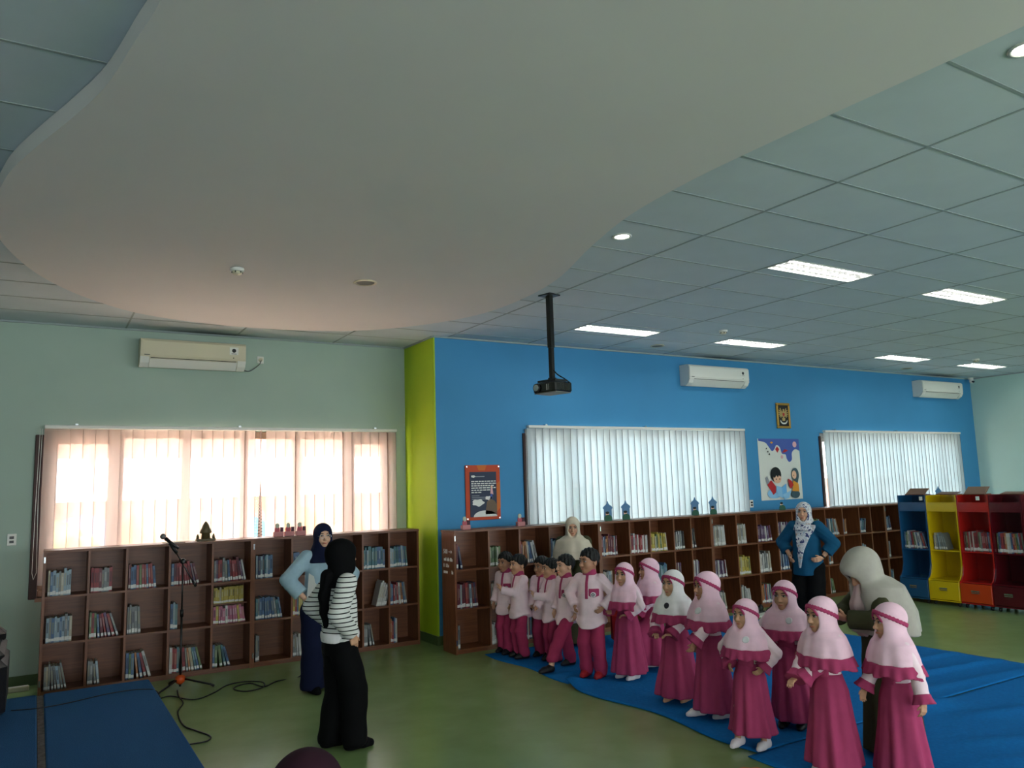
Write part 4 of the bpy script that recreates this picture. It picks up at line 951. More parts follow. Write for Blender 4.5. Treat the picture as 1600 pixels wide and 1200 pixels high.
def sdf_obj(name, pieces, m, parent):
    """pieces: list of (fn, lo, hi, step) joined into one mesh"""
    vs, fs, o = [], [], 0
    for fn, lo, hi, h in pieces:
        v, f = surface(fn, lo, hi, h)
        if len(v): vs.append(v); fs.append(f + o); o += len(v)
    if not vs: return None
    v = np.concatenate(vs); f = np.concatenate(fs)
    me = bpy.data.meshes.new(name)
    me.vertices.add(len(v)); me.vertices.foreach_set('co', v.astype(np.float32).ravel())
    me.loops.add(len(f) * 4); me.loops.foreach_set('vertex_index', f.astype(np.int32).ravel())
    me.polygons.add(len(f)); me.polygons.foreach_set('loop_start', np.arange(0, len(f) * 4, 4, dtype=np.int32)); me.polygons.foreach_set('loop_total', np.full(len(f), 4, np.int32))
    me.polygons.foreach_set('use_smooth', np.ones(len(f), bool)); me.update(calc_edges=True); me.validate()
    me.materials.append(m)
    return link(name, me, parent)

def norm(v): v = np.asarray(v, float); return v / max(np.linalg.norm(v), 1e-9)
def ik(a, b, l1, l2, hint):
    d = b - a; L = np.linalg.norm(d); L = min(L, (l1 + l2) * .995); d = norm(d); b = a + d * L
    x = (l1 * l1 - l2 * l2 + L * L) / (2 * L); hgt = math.sqrt(max(l1 * l1 - x * x, 0))
    hn = np.asarray(hint, float) - d * np.dot(hint, d)
    return a + d * x + norm(hn) * hgt, b
def hand_fn(w, d, n, thumb, s, curl):
    """w wrist, d finger direction, n palm normal, thumb lateral direction, s scale (1 = 18 cm hand)"""
    d = norm(d); n = norm(n - d * np.dot(n, d)); t = norm(np.cross(d, n)); t = t if np.dot(t, thumb) > 0 else -t
    segs = []
    L = [.078, .086, .080, .062]; off = [.030, .010, -.010, -.029]
    for i in range(4):
        p = w + d * .088 * s + t * off[i] * s; dirv = norm(d + t * off[i] * 2.2)
        ang = .15
        pts = [w + d * .05 * s + t * off[i] * .85 * s, p]
        for q, fr in enumerate((.45, .32, .23)):
            ang += curl * (.8 + .1 * i)
            dv = dirv * math.cos(ang) + n * math.sin(ang); p = p + dv * L[i] * fr * s; pts.append(p)
        segs.append((pts, [r * s for r in (.011, .0100, .0092, .0085, .0075)]))
    tp = w + d * .03 * s + t * .026 * s
    segs.append(([w + d * .018 * s + t * .012 * s, tp, tp + norm(d * .7 + t * .7 + n * .3) * .038 * s, tp + norm(d * .7 + t * .7 + n * .3) * .038 * s + norm(d * .9 + t * .3 + n * .4) * .030 * s], [.014 * s, .0125 * s, .0105 * s, .0085 * s]))
    c = w + d * .052 * s
    def fn(P):
        Q = P - c.astype(np.float32); q = np.abs(np.stack([Q @ t, Q @ n, Q @ d], 1).astype(np.float32)) - np.array([.030, .004, .034], np.float32) * s
        f = np.sqrt((np.maximum(q, 0) ** 2).sum(1)) + np.minimum(q.max(1), 0) - .0105 * s
        f = smin(f, cone(P, w - d * .03 * s, w + d * .02 * s, .022 * s, .022 * s), .02 * s)
        for pts, rs in segs: f = smin(f, chain(P, pts, rs, .004 * s), .006 * s)
        return f
    allp = np.array([p for pts, _ in segs for p in pts] + [w - d * .05 * s])
    return fn, allp.min(0) - .025 * s, allp.max(0) + .025 * s

def head_fn(hc, Rh, s):
    """face in head space: x right, y forward, z up; s = 1 for a 22 cm head"""
    def fn(P):
        Q = ((P - hc.astype(np.float32)) @ Rh.astype(np.float32)) / s
        Q[:, 0] = np.abs(Q[:, 0])
        f = elli(Q, (0, -.012, .030), (.074, .094, .084))
        f = smin(f, elli(Q, (0, .020, -.035), (.057, .066, .073)), .03)
        f = smin(f, elli(Q, (0, .062, -.088), (.024, .022, .018)), .025)
        f = smin(f, elli(Q, (.036, .055, -.030), (.026, .026, .026)), .02)
        f = smin(f, elli(Q, (0, .072, .040), (.045, .018, .014)), .02)
        f = smax(f, -elli(Q, (.031, .102, .008), (.019, .020, .012)), .012)
        f = smin(f, cone(Q, (0, .082, .012), (0, .104, -.028), .007, .0115), .010)
        f = smin(f, elli(Q, (.010, .092, -.032), (.008, .010, .007)), .006)
        f = smin(f, elli(Q, (0, .080, -.058), (.023, .012, .007)), .006)
        f = smin(f, elli(Q, (0, .078, -.069), (.019, .012, .007)), .006)
        f = smin(f, elli(Q, (.076, -.012, -.006), (.010, .022, .033)), .008)
        f = smin(f, cone(Q, (0, -.02, -.03), (0, -.035, -.17), .047, .050), .02)
        return f * s
    return fn

SKINS = {'light': (.84, .66, .55), 'mid': (.78, .59, .47), 'tan': (.70, .51, .40)}
def cloth(name, rgb, k=.06): return mat('cloth_' + name, rgb, .85, .12, k, 14, bump=.12)
C_PINK, C_PALE, C_MAG = cloth('pale_pink', (.94, .78, .84)), cloth('shirt_pink', (.95, .84, .87)), cloth('magenta', (.66, .25, .40))
C_TRS, C_SOCK, C_HAIR = cloth('trouser_magenta', (.64, .21, .35)), cloth('white_sock', (.88, .84, .85)), mat('black_hair', (.045, .04, .04), .5, .4, .3, 90, bump=.4)
C_WHITE, C_BLACK, C_NAVY = cloth('white', (.93, .91, .91)), cloth('black', (.035, .035, .04)), cloth('navy', (.09, .11, .21))
C_BADGE, C_INK = mat('badge_white', (.85, .83, .84), .5), mat('badge_ink', (.15, .13, .16), .5)
C_SHOE, C_RED = mat('dark_shoe', (.05, .05, .07), .5), mat('red_shoe', (.62, .10, .14), .5)

class Person: pass
def person(name, label, x, y, yaw, h, adult=False, skin='mid', head=(0, 0, 0), arms=None, feet=None, lean=0, z=0, hscale=1.0, face=True, shoes=None, group=None, sit=False, sw=None):
    """arms: {'r':(wrist xyz in h, elbow hint, hand dir, palm normal), 'l':...}; feet likewise"""
    p = Person(); p.h = h; p.adult = adult; p.sit = sit
    p.root = thing(name, label, 'person', (x, y, z), R(yaw - 90), group)
    hh = (.138 if adult else .186) * h * hscale; p.s = s = hh / .22
    p.zs, p.zh, p.zk = (.815 * h, .52 * h, .28 * h) if adult else (.775 * h, .47 * h, .255 * h)
    p.sw, p.hw = (.100 * h, .055 * h) if adult else (.096 * h, .05 * h)
    if sw: p.sw = sw * h
    p.ly = lambda q: lean * max(0, q - p.zh)
    yw, pt, rl = [R(a) for a in head]
    Rh = np.array(Matrix.Rotation(yw, 3, 'Z') @ Matrix.Rotation(-pt, 3, 'X') @ Matrix.Rotation(rl, 3, 'Y'))
    p.Rh = Rh; ztop = h - .012
    neck = V3(0, p.ly(p.zs) - .005, p.zs + .01 * h)
    p.hc = V3(0, p.ly(h) + .012 * h, ztop - .112 * s) + V3(0, math.sin(pt) * .06, -(1 - math.cos(pt)) * .06)
    SK = mat('skin_' + skin, SKINS[skin], .5, .35, .05, 30)
    l1, l2 = (.172 * h, .150 * h) if adult else (.160 * h, .135 * h)
    p.l1, p.l2 = l1, l2
    D = {'r': ((.135, .03, .0), (1, -.6, 0)), 'l': ((-.135, .03, 0), (-1, -.6, 0))}
    p.arm = {}; hands = []
    for sd, sg in (('r', 1), ('l', -1)):
        sh = V3(sg * p.sw, p.ly(p.zs), p.zs - .015 * h)
        a = (arms or {}).get(sd, 'down')
        if a == 'down': a = ((sg * .15, .035, (p.zs - l1 - l2) / h + .012), (sg * .5, -1, 0), (sg * .08, .12, -1), (-sg, .1, 0))
        if a == 'hip': a = ((sg * .125, .045, .565 if adult else .545), (sg, -.45, .1), (-sg * .35, .8, -.45), (-sg, -.2, 0))
        if a == 'front': a = ((sg * .035, .15, .50), (sg, -.5, -.4), (-sg, .5, -.1), (0, -1, 0))
        wr, hint, hd, pn = [V3(*q) for q in a]
        wr = wr * h + V3(0, p.ly(wr[2] * h), 0)
        el, wr = ik(sh, wr, l1, l2, hint)
        p.arm[sd] = (sh, el, wr); th = V3(-sg, .3, .3) if a else None
        tl = norm(hd); thumb = V3(0, 0, 1) if abs(tl[2]) < .75 else V3(0, 1, 0)
        hands.append(hand_fn(wr + norm(hd) * .004, hd, pn, thumb, .60 * hh / .132 * (.18 / .18) * (.72 if not adult else .98) * .78, .35))
    p.leg = {}
    for sd, sg in (('r', 1), ('l', -1)):
        ft = V3(*((feet or {}).get(sd, (sg * .062, 0, 0)))) * h
        hip = V3(sg * p.hw, 0, p.zh)
        ank = ft + V3(0, 0, .048 * h)
        kn, ank = ik(hip, ank, (p.zh - p.zk), p.zk - .043 * h, (sg * .1, 1, 0))
        p.leg[sd] = (hip, kn, ank, ft)
    fl = (.135 if adult else .150) * h; p.fl = fl
    def foot(P, ft, ank, g):
        return smin(chain(P, [ank, ft + V3(0, -.02 * h, .028 * h)], [.026 * h + g, .026 * h + g], .01), chain(P, [ft + V3(0, -.02 * h, .026 * h), ft + V3(0, fl * .35, .022 * h), ft + V3(0, fl * .62, .015 * h)], [.025 * h + g, .025 * h + g, .015 * h + g], .01), .02)
    p.foot = foot
    def body(P):
        f = eltube(P, [p.zh - .06 * h, p.zh, p.zh + .10 * h, p.zs - .06 * h, p.zs, p.zs + .03 * h], [.06 * h, .085 * h, .075 * h, .095 * h, .085 * h, .03 * h], [.05 * h, .062 * h, .055 * h, .062 * h, .045 * h, .03 * h], cy=[p.ly(q) for q in (p.zh - .06 * h, p.zh, p.zh + .10 * h, p.zs - .06 * h, p.zs, p.zs + .03 * h)])
        f = smin(f, cone(P, neck, p.hc + Rh @ V3(0, -.02, -.03) * s, .036 * h if not adult else .033 * h, .030 * h), .02)
        ru = .026 * h
        for sh, el, wr in p.arm.values(): f = smin(f, chain(P, [sh, el, wr], [ru * 1.1, ru * .9, ru * .62], .01), .02)
        if not sit:
            for hip, kn, ank, ft in p.leg.values():
                f = smin(f, chain(P, [hip, kn, ank], [.048 * h, .036 * h, .022 * h], .01), .02); f = smin(f, foot(P, ft, ank, 0), .01)
        return np.maximum(f, -P[:, 2] + .003)
    pts = np.array([q for a in list(p.arm.values()) + ([] if sit else list(p.leg.values())) for q in a] + [p.hc])
    lo = pts.min(0) - .17 * h * .6; hi = pts.max(0) + .17 * h * .6; lo[2] = max(0, lo[2]); hi[2] = p.hc[2]
    if not sit: hi[1] += fl * .5
    pieces = [(body, lo, hi, .0095 if not adult else .012), (head_fn(p.hc, Rh, s), p.hc - .16 * s, p.hc + .155 * s, .0052 * s / (.8 if not adult else 1))]
    pieces += [(fn, a, b, .0042) for fn, a, b in hands]
    p.body = sdf_obj('body', pieces, SK, p.root)
    if face:
        hp = lambda q: tuple(p.hc + Rh @ (V3(*q) * s))
        for sg in (-1, 1):
            e = MB().ball((0, 0, 0), (.0155 * s, .010 * s, .0075 * s), 10).build('eye', mat('eye_white', (.66, .62, .60), .3), p.root, hp((sg * .031, .078, .008))); e.rotation_euler = Matrix(Rh.tolist()).to_euler()
            MB().ball((0, .0068 * s, 0), (.0068 * s, .0045 * s, .0068 * s), 10).build('iris', mat('dark_iris', (.05, .035, .03), .25), e)
            MB().tube([tuple(V3(*q) * s) for q in ((-.018, .0075, .007), (0, .0105, .0105), (.018, .0045, .006))], .0024 * s, 6).build('lash_line', mat('black_lash', (.05, .04, .04), .5), e)
            MB().tube([hp(q) for q in ((sg * .014, .091, .030), (sg * .032, .089, .035), (sg * .050, .074, .030))], [.003 * s, .004 * s, .002 * s], 6).build('eyebrow', C_HAIR, p.root)
        MB().tube([hp(q) for q in ((-.022, .078, -.063), (-.010, .0915, -.062), (0, .0935, -.0635), (.010, .0915, -.062), (.022, .078, -.063))], [.002 * s, .006 * s, .0065 * s, .006 * s, .002 * s], 8).build('mouth', mat('lips_' + skin, tuple(c * k for c, k in zip(SKINS[skin], (.88, .66, .66))), .45), p.root)
    if shoes and not sit:
        for hip, kn, ank, ft in p.leg.values():
            g = .006 * h
            fn = lambda P, ft=ft, ank=ank: np.maximum(foot(P, ft, ft + V3(0, -.01, .075 * h) if shoes[1] == 'sock' else ft + V3(0, -.01, .03 * h), g), -P[:, 2] + .001)
            sdf_obj(shoes[1], [(fn, ft + V3(-.06 * h, -.08 * h, 0), ft + V3(.06 * h, fl + .02, .13 * h), .008)], shoes[0], p.root)
    return p

def sleeves(p, P, r0, r1, r2, frac=1.0, f=None, k=.03):
    h = p.h
    for sh, el, wr in p.arm.values():
        w = el + (wr - el) * frac
        ax = norm(wr - el)
        g = chain(P, [sh, el, w], [r0 * h, r1 * h, r2 * h], .012)
        d = np.abs(((P - el.astype(np.float32)) @ ax.astype(np.float32)))
        g = g + .0035 * np.sin(d * 95) * np.exp(-(d / .07) ** 2)
        g = np.maximum(g, (P - w.astype(np.float32)) @ ax.astype(np.float32))
        f = g if f is None else smin(f, g, k)
    return f
def bounds(p, z0, z1, pad=.0):
    h = p.h; pts = np.array([q for a in p.arm.values() for q in a])
    lo = np.minimum(pts.min(0), [-.16 * h, -.16 * h, 9]) - .05 * h - pad; hi = np.maximum(pts.max(0), [.16 * h, .16 * h + p.ly(p.zs), 0]) + .05 * h + pad
    lo[2], hi[2] = min(lo[2], z0), max(hi[2], z1); return lo, hi
def decal(p, name, base, region, lo, hi, m, th=.004, h=.005, parent=None):
    return sdf_obj(name, [(lambda P: np.maximum(np.abs(base(P)) - th, region(P)), lo, hi, h)], m, parent or p.root)

def hair(p, fringe=.055):
    s = p.s; hc, Rh = p.hc, p.Rh
    def fn(P):
        Q = ((P - hc.astype(np.float32)) @ Rh.astype(np.float32)) / s
        f = elli(Q, (0, -.014, .036), (.086, .107, .097))
        hl = np.interp(Q[:, 1], [-.13, -.06, -.03, .0, .03, .06, .12], [-.075, -.07, -.045, -.005, .012, fringe, fringe + .012])
        hl = hl + .007 * np.sin(Q[:, 0] * 170) + .004 * np.sin(Q[:, 0] * 333 + 1)
        f = f + .0026 * np.sin(Q[:, 0] * 230 + Q[:, 1] * 60) + .003 * np.sin(Q[:, 1] * 150 + Q[:, 0] * 90)
        return smax(f, hl - Q[:, 2], .006) * s
    return sdf_obj('hair', [(fn, hc - .13 * s, hc + .15 * s, .0058)], C_HAIR, p.root)

def boy(label, x, y, yaw, h, head=(0, 0, 0), arms=None, feet=None, skin='mid', shoes=(C_SHOE, 'shoe'), pocket=True, seed=0):
    p = person('boy', label, x, y, yaw, h, False, skin, head, arms, feet, shoes=shoes, z=.012)
    hair(p)
    zs, zh = p.zs, p.zh; hem = .385 * h
    def torso(P):
        Z = [hem - .03, hem + .06, zh, zs - .10 * h, zs - .04 * h, zs, zs + .035 * h]
        a = [.135 * h, .130 * h, .114 * h, .104 * h, .108 * h, .080 * h, .046 * h]; b = [.112 * h, .108 * h, .094 * h, .080 * h, .070 * h, .056 * h, .043 * h]
        q = P[:, 0] / (.12 * h)
        zb = hem + .055 * np.clip(np.abs(q), 0, 1) ** 2.5 - .010
        f = eltube(P, Z, a, b, folds=5, famp=[.05, .04, .03, .015, 0, 0, 0], ph=seed)
        return np.maximum(f, zb - P[:, 2])
    def shirt(P): return sleeves(p, P, .045, .041, .037, .97, torso(P), .03)
    lo, hi = bounds(p, hem - .03, zs + .05 * h)
    sdf_obj('shirt', [(shirt, lo, hi, .0085)], C_PALE, p.root)
    for sd in 'rl':
        sh, el, wr = p.arm[sd]; ax = norm(wr - el); c = el + (wr - el) * .97
        sdf_obj('sleeve_hem', [(lambda P, c=c, ax=ax: cone(P, c - ax * .012, c + ax * .002, .0405 * h, .040 * h) if False else np.maximum(cone(P, c - ax * .014, c, .0400 * h, .0395 * h), (P - (c + ax * .004).astype(np.float32)) @ ax.astype(np.float32)), c - .07 * h, c + .07 * h, .007)], C_PALE, p.root)
    zc = zs + .030 * h
    sdf_obj('collar', [(lambda P: eltube(P, [zc - .012 * h, zc + .012 * h, zc + .036 * h], [.062 * h, .052 * h, .047 * h], [.058 * h, .050 * h, .046 * h], cy=[.004, .004, .006]), V3(-.1 * h, -.1 * h, zc - .03 * h), V3(.1 * h, .1 * h, zc + .05 * h), .007)], C_MAG, p.root)
    pl = decal(p, 'placket', torso, lambda P: np.maximum.reduce([np.abs(P[:, 0]) - .013 * h, zs - .165 * h - P[:, 2], P[:, 2] - zs - .02 * h, .0 - P[:, 1]]), V3(-.03 * h, 0, zs - .18 * h), V3(.03 * h, .16 * h, zs + .03 * h), C_MAG, .005)
    if pocket:
        pc = V3(-.056 * h, 0, zs - .125 * h)
        reg = lambda P: np.maximum.reduce([np.abs(P[:, 0] - pc[0]) - .036 * h, np.abs(P[:, 2] - pc[2]) - .040 * h, .0 - P[:, 1], (-P[:, 2] + pc[2] - .030 * h + .4 * np.abs(P[:, 0] - pc[0]) - .0)])
        decal(p, 'pocket', torso, reg, pc + V3(-.05 * h, 0, -.06 * h), pc + V3(.05 * h, .16 * h, .06 * h), C_MAG, .006)
        bd = decal(p, 'pocket_badge', torso, lambda P: np.maximum(np.hypot(P[:, 0] - pc[0], P[:, 2] - pc[2] + .006 * h) - .021 * h, -P[:, 1]), pc + V3(-.04 * h, 0, -.04 * h), pc + V3(.04 * h, .16 * h, .04 * h), C_BADGE, .0085, .0038)
        if bd: decal(p, 'badge_mark', torso, lambda P: np.maximum(np.abs(np.hypot(P[:, 0] - pc[0], P[:, 2] - pc[2] + .006 * h) - .009 * h) - .0035 * h, -P[:, 1]), pc + V3(-.04 * h, 0, -.04 * h), pc + V3(.04 * h, .16 * h, .04 * h), C_INK, .0098, .0030, bd)
    def trousers(P):
        f = eltube(P, [zh - .06 * h, zh, zh + .03 * h], [.085 * h, .09 * h, .08 * h], [.07 * h, .07 * h, .06 * h])
        for hip, kn, ank, ft in p.leg.values():
            g = chain(P, [hip, kn, ank - V3(0, 0, .0)], [.055 * h, .056 * h, .054 * h], .02)
            g = g + .004 * np.sin(P[:, 2] * 60 / h + 6 * P[:, 0] / h + seed) * np.clip(1.2 - P[:, 2] / (.4 * h), 0, 1)
            f = smin(f, np.maximum(g, ank[2] - .030 * h - P[:, 2]), .02)
        return f
    pts = np.array([q for a in p.leg.values() for q in a]); lo = pts.min(0) - .10 * h; hi = pts.max(0) + .10 * h; lo[2] = 0
    sdf_obj('trousers', [(trousers, lo, hi, .009)], C_TRS, p.root)
    return p

def hood_parts(p, m, zhem, wid, dep, dy=.0, hole=1.0, loose=.016, folds=9, amp=.03, name='headscarf', top=None, peak=0, res=.0088, seed=0, tail=None, ovr=None):
    h, s, hc, Rh = p.h, p.s, p.hc, p.Rh
    zc = hc[2] - .02 * s
    def cape(P):
        zmid = p.zs + .0 * h
        Z = [zhem, (zhem * .55 + zmid * .45), zmid, zmid + .04 * h, zc]
        a = [wid, wid * .94, wid * .80, .085 * s + .018, .070 * s]
        b = [dep, dep * .93, dep * .78, .088 * s + .018, .075 * s]
        cy = [p.ly(zhem) + dy, p.ly(zhem) + dy, p.ly(zmid) + dy * .7, p.ly(zmid) + .006, hc[1]]
        return eltube(P, Z, a, b, cy=cy, cx=[0, 0, 0, 0, hc[0]], folds=folds, famp=[amp, amp * .8, amp * .4, 0, 0], ph=seed)
    def hood(P):
        Q = ((P - hc.astype(np.float32)) @ Rh.astype(np.float32)) / s
        g = loose / s
        f = elli(Q, (0, -.012, .026), (.078 + g, .098 + g, .088 + g))
        f = smin(f, elli(Q, (0, .004, -.045), (.070 + g, .080 + g, .075 + g)), .03)
        if peak: f = smin(f, elli(Q, (0, .055, .075), (.055, .055, .03)), .04)
        return f * s
    def full(P):
        f = smin(hood(P), cape(P), .035)
        Q = ((P - hc.astype(np.float32)) @ Rh.astype(np.float32)) / s
        hl = elli(Q, (0, .115, -.022), (.058 * hole, .088, .080 * hole))
        f = smax(f, -hl * s, .008)
        f = np.maximum(f, zhem - P[:, 2])
        return f
    lo = np.array([min(-wid, hc[0] - .12 * s) - .02, min(-dep + dy + p.ly(zhem), hc[1] - .13 * s) - .02, zhem - .01]); hi = np.array([max(wid, hc[0] + .12 * s) + .02, max(dep + dy + p.ly(zhem), hc[1] + .14 * s) + .03, hc[2] + .15 * s])
    o = sdf_obj(name, [(full, lo, hi, res)], m, p.root)
    return o, full, hood, cape

def girl(label, x, y, yaw, h, head=(0, 0, 0), arms=None, feet=None, skin='mid', shoes=(C_SOCK, 'sock'), scarf=C_PINK, badge=C_BADGE, seed=0, flare=1.0, ink=C_INK, hem=.05, sway=(0, 0), thigh=None):
    p = person('girl', label, x, y, yaw, h, False, skin, head, arms, feet, shoes=shoes, hscale=1.03, z=.016)
    zs, zh = p.zs, p.zh
    def blouse(P):
        f = eltube(P, [zh + .04 * h, zh + .12 * h, zs - .05 * h, zs, zs + .03 * h], [.082 * h, .082 * h, .095 * h, .072 * h, .04 * h], [.07 * h, .068 * h, .07 * h, .052 * h, .04 * h])
        return sleeves(p, P, .040, .040, .041, .93, f, .025)
    lo, hi = bounds(p, zh, zs + .05 * h); sdf_obj('blouse', [(blouse, lo, hi, .0088)], C_PALE, p.root)
    zw = zh + .075 * h
    def skirt(P):
        Z = [hem * h, .12 * h, .30 * h, zh, zw, zw + .02 * h]
        sx, sy = sway
        f = eltube(P, Z, [.165 * h * flare, .155 * h * flare, .130 * h, .112 * h, .090 * h, .086 * h], [.150 * h * flare, .142 * h * flare, .115 * h, .096 * h, .075 * h, .07 * h], cx=[sx * h, sx * .8 * h, sx * .4 * h, 0, 0, 0], cy=[sy * h, sy * .8 * h, sy * .4 * h, 0, 0, 0], folds=8, famp=[.075, .07, .05, .03, .012, 0], ph=seed)
        if thigh: f = np.maximum(smin(f, chain(P, [V3(*q) * h for q in thigh], [.085 * h, .085 * h, .07 * h], .02), .05), hem * h - P[:, 2])
        return f
    sdf_obj('skirt', [(skirt, V3(-.22 * h * flare - .03, -.20 * h * flare, hem * h - .01), V3(.22 * h * flare + .03, .30 * h * flare, zw + .03 * h), .0095)], C_MAG, p.root)
    decal(p, 'bib', blouse, lambda P: np.maximum.reduce([np.abs(P[:, 0]) - .06 * h, zw - P[:, 2], P[:, 2] - zs + .02 * h, -P[:, 1]]), V3(-.08 * h, 0, zw - .02), V3(.08 * h, .14 * h, zs), C_MAG, .006, .007)
    for sd in 'rl':
        sh, el, wr = p.arm[sd]; ax = norm(wr - el); c0 = el + (wr - el) * .68; c1 = wr + ax * .010 * h
        def cuff(P, c0=c0, c1=c1, ax=ax):
            L = float(np.linalg.norm(c1 - c0)); d = P - c0.astype(np.float32); t = d @ ax.astype(np.float32)
            rad = np.sqrt(np.maximum((d * d).sum(1) - t * t, 0)); u = norm(np.cross(ax, V3(.3, .2, 1))); w = np.cross(ax, u)
            th = np.arctan2(d @ w.astype(np.float32), d @ u.astype(np.float32))
            r = np.interp(t, [0, L * .3, L], [.046 * h, .047 * h, .062 * h]) * (1 + .07 * np.clip(t / L, 0, 1) * np.sin(7 * th))
            return np.maximum.reduce([rad - r, -t, t - L])
        sdf_obj('cuff', [(cuff, np.minimum(c0, c1) - .075 * h, np.maximum(c0, c1) + .075 * h, .0065)], C_MAG, p.root)
    zhem = zs - .110 * h; wid, dep = .172 * h, .138 * h
    o, full, hood, cape = hood_parts(p, scarf, zhem, wid, dep, .012 * h, 1.14, .013, 8, .03, seed=seed)
    zr = zhem - .062 * h
    def ruffle(P):
        th = np.arctan2(P[:, 1] - .012 * h, P[:, 0])
        k = 1 + np.clip((zhem + .01 * h - P[:, 2]) / (.075 * h), 0, 1) * (.16 + .055 * np.sin(17 * th + seed))
        f = (np.sqrt((P[:, 0] / (wid * k)) ** 2 + ((P[:, 1] - .012 * h) / (dep * k)) ** 2) - 1) * dep
        return np.maximum.reduce([f, zr + .008 * h * np.sin(9 * th) - P[:, 2], P[:, 2] - zhem - .006 * h, -(f + .03)])
    sdf_obj('ruffle', [(ruffle, V3(-wid * 1.3, -dep * 1.3, zr - .02), V3(wid * 1.3, dep * 1.3 + .02, zhem + .02), .0078)], C_MAG, p.root)
    hc, Rh, s = p.hc, p.Rh, p.s
    def band(P):
        Q = ((P - hc.astype(np.float32)) @ Rh.astype(np.float32)) / s
        pl = Q[:, 2] - (.060 + .55 * (Q[:, 1] - .06))
        pl = pl + .003 * np.sin(np.arctan2(Q[:, 1], Q[:, 0]) * 26)
        return np.maximum(np.abs(hood(P)) - .0085, (np.abs(pl) - .0145) * s)
    sdf_obj('headband', [(band, hc - .13 * s, hc + .15 * s, .0055)], C_MAG, p.root)
    def frill(P):        # magenta piping round the face opening
        Q = ((P - hc.astype(np.float32)) @ Rh.astype(np.float32)) / s
        hl = elli(Q, (0, .115, -.022), (.066, .088, .090)) * s
        return np.maximum.reduce([np.abs(hood(P)) - .006, np.abs(hl - .004) - .006, -(Q[:, 2] - .012) * s])
    sdf_obj('face_trim', [(frill, hc - .13 * s, hc + .15 * s, .005)], C_MAG, p.root)
    if badge:
        bc = (-.05 * h if badge is not C_INK else 0, zs - .035 * h)
        bd = decal(p, 'badge', full, lambda P: np.maximum(np.hypot(P[:, 0] - bc[0], P[:, 2] - bc[1]) - .022 * h, -P[:, 1] + .03), V3(bc[0] - .04 * h, 0, bc[1] - .04 * h), V3(bc[0] + .04 * h, .2 * h, bc[1] + .04 * h), badge, .007, .0045)
    return p

# ------------------------------------------------------------------ the cast
MZ = .012
hip2 = {'r': 'hip', 'l': 'hip'}
boy('small boy at the far left of the row, half hidden against the bookcase', 4.72, 8.02, 200, 1.13, (0, 5, 0), None, {'r': (.07, 0, 0), 'l': (-.05, .05, 0)}, 'tan', seed=1)
boy('boy holding one forearm raised to his chest, second from left', 4.70, 7.70, 175, 1.12, (5, 0, 0), {'l': ((.03, .19, .66), (-.4, -.6, -1), (.3, .2, .9), (.6, .3, 0)), 'r': 'down'}, None, 'mid', pocket=False, seed=2)
boy('boy with both hands clasped before his waist, third from left', 4.93, 7.58, 200, 1.09, (-8, 2, 0), {'r': 'front', 'l': 'front'}, None, 'tan', seed=3)
boy('boy in profile raising a hand to his chest pocket, fourth from left', 4.87, 7.30, 172, 1.09, (-6, 0, 0), {'l': ((.02, .19, .64), (-.6, -.5, -1), (.3, .3, .9), (.5, .5, 0)), 'r': ((.04, .17, .50), (1, -.5, -.4), (-.6, .7, 0), (0, -1, 0))}, None, 'mid', seed=4)
boy('boy stepping forward with one leg stretched out in a black shoe', 4.85, 6.99, 183, 1.15, (-5, 0, 0), None, {'l': (-.05, .27, 0), 'r': (.06, -.06, 0)}, 'light', seed=5)
boy('tallest boy with a hand on his hip and red shoes', 4.80, 6.50, 208, 1.24, (-22, 0, 0), hip2, None, 'tan', (C_RED, 'shoe'), seed=6)
girl('smiling girl at the left of the girls, elbow bent beside the tallest boy', 5.02, 6.22, 190, 1.10, (10, 0, 0), {'l': ((-.10, .10, .56), (-1, -.2, -.3), (.8, .6, 0), (0, 0, -1)), 'r': ((.12, .10, .58), (1, -.3, -.2), (-.7, .7, 0), (0, 0, -1))}, None, 'mid', badge=None, seed=1)
girl('girl stepping with a lifted knee, directly behind the smiling girl', 5.47, 6.37, 160, 1.10, (0, 0, 0), {'l': ((-.06, .14, .52), (-1, -.3, -.3), (.8, .6, 0), (0, 0, -1)), 'r': 'front'}, {'l': (-.05, .17, .03), 'r': (.06, -.05, 0)}, 'mid', badge=None, seed=2, thigh=((-.05, .02, .42), (-.05, .16, .32), (-.05, .15, .18)))
girl('girl in a white headscarf with a round black badge', 4.83, 5.32, 200, 1.11, (-12, 0, 0), {'r': ((.11, .13, .52), (1, -.4, -.3), (-.6, .8, 0), (0, 0, -1)), 'l': ((-.05, .16, .53), (-1, -.3, -.3), (.8, .6, 0), (0, 0, -1))}, {'r': (.07, .02, 0), 'l': (-.05, -.03, 0)}, 'mid', None, C_WHITE, C_INK, 3, 1.10)
girl('girl in strict profile swinging one arm forward, right of the white headscarf', 4.75, 4.82, 168, 1.14, (-5, 0, 0), {'l': ((-.07, .20, .50), (-1, -.6, -.2), (0, .6, -.8), (1, 0, 0)), 'r': 'down'}, {'r': (.07, .08, 0), 'l': (-.06, -.05, 0)}, 'tan', badge=C_BADGE, seed=4)
girl('small girl with a hand on her hip, her white socks at the carpet edge', 4.45, 4.15, 196, 1.02, (-14, 0, 0), {'l': 'hip', 'r': 'hip'}, {'r': (.09, .05, 0), 'l': (-.08, .0, 0)}, 'mid', seed=5, hem=.09)
girl('girl facing left with both hands on hips in front of the woman in teal', 5.03, 4.28, 205, 1.09, (-8, 0, 0), hip2, None, 'mid', (C_SHOE, 'shoe'), seed=6, sway=(-.02, -.03))
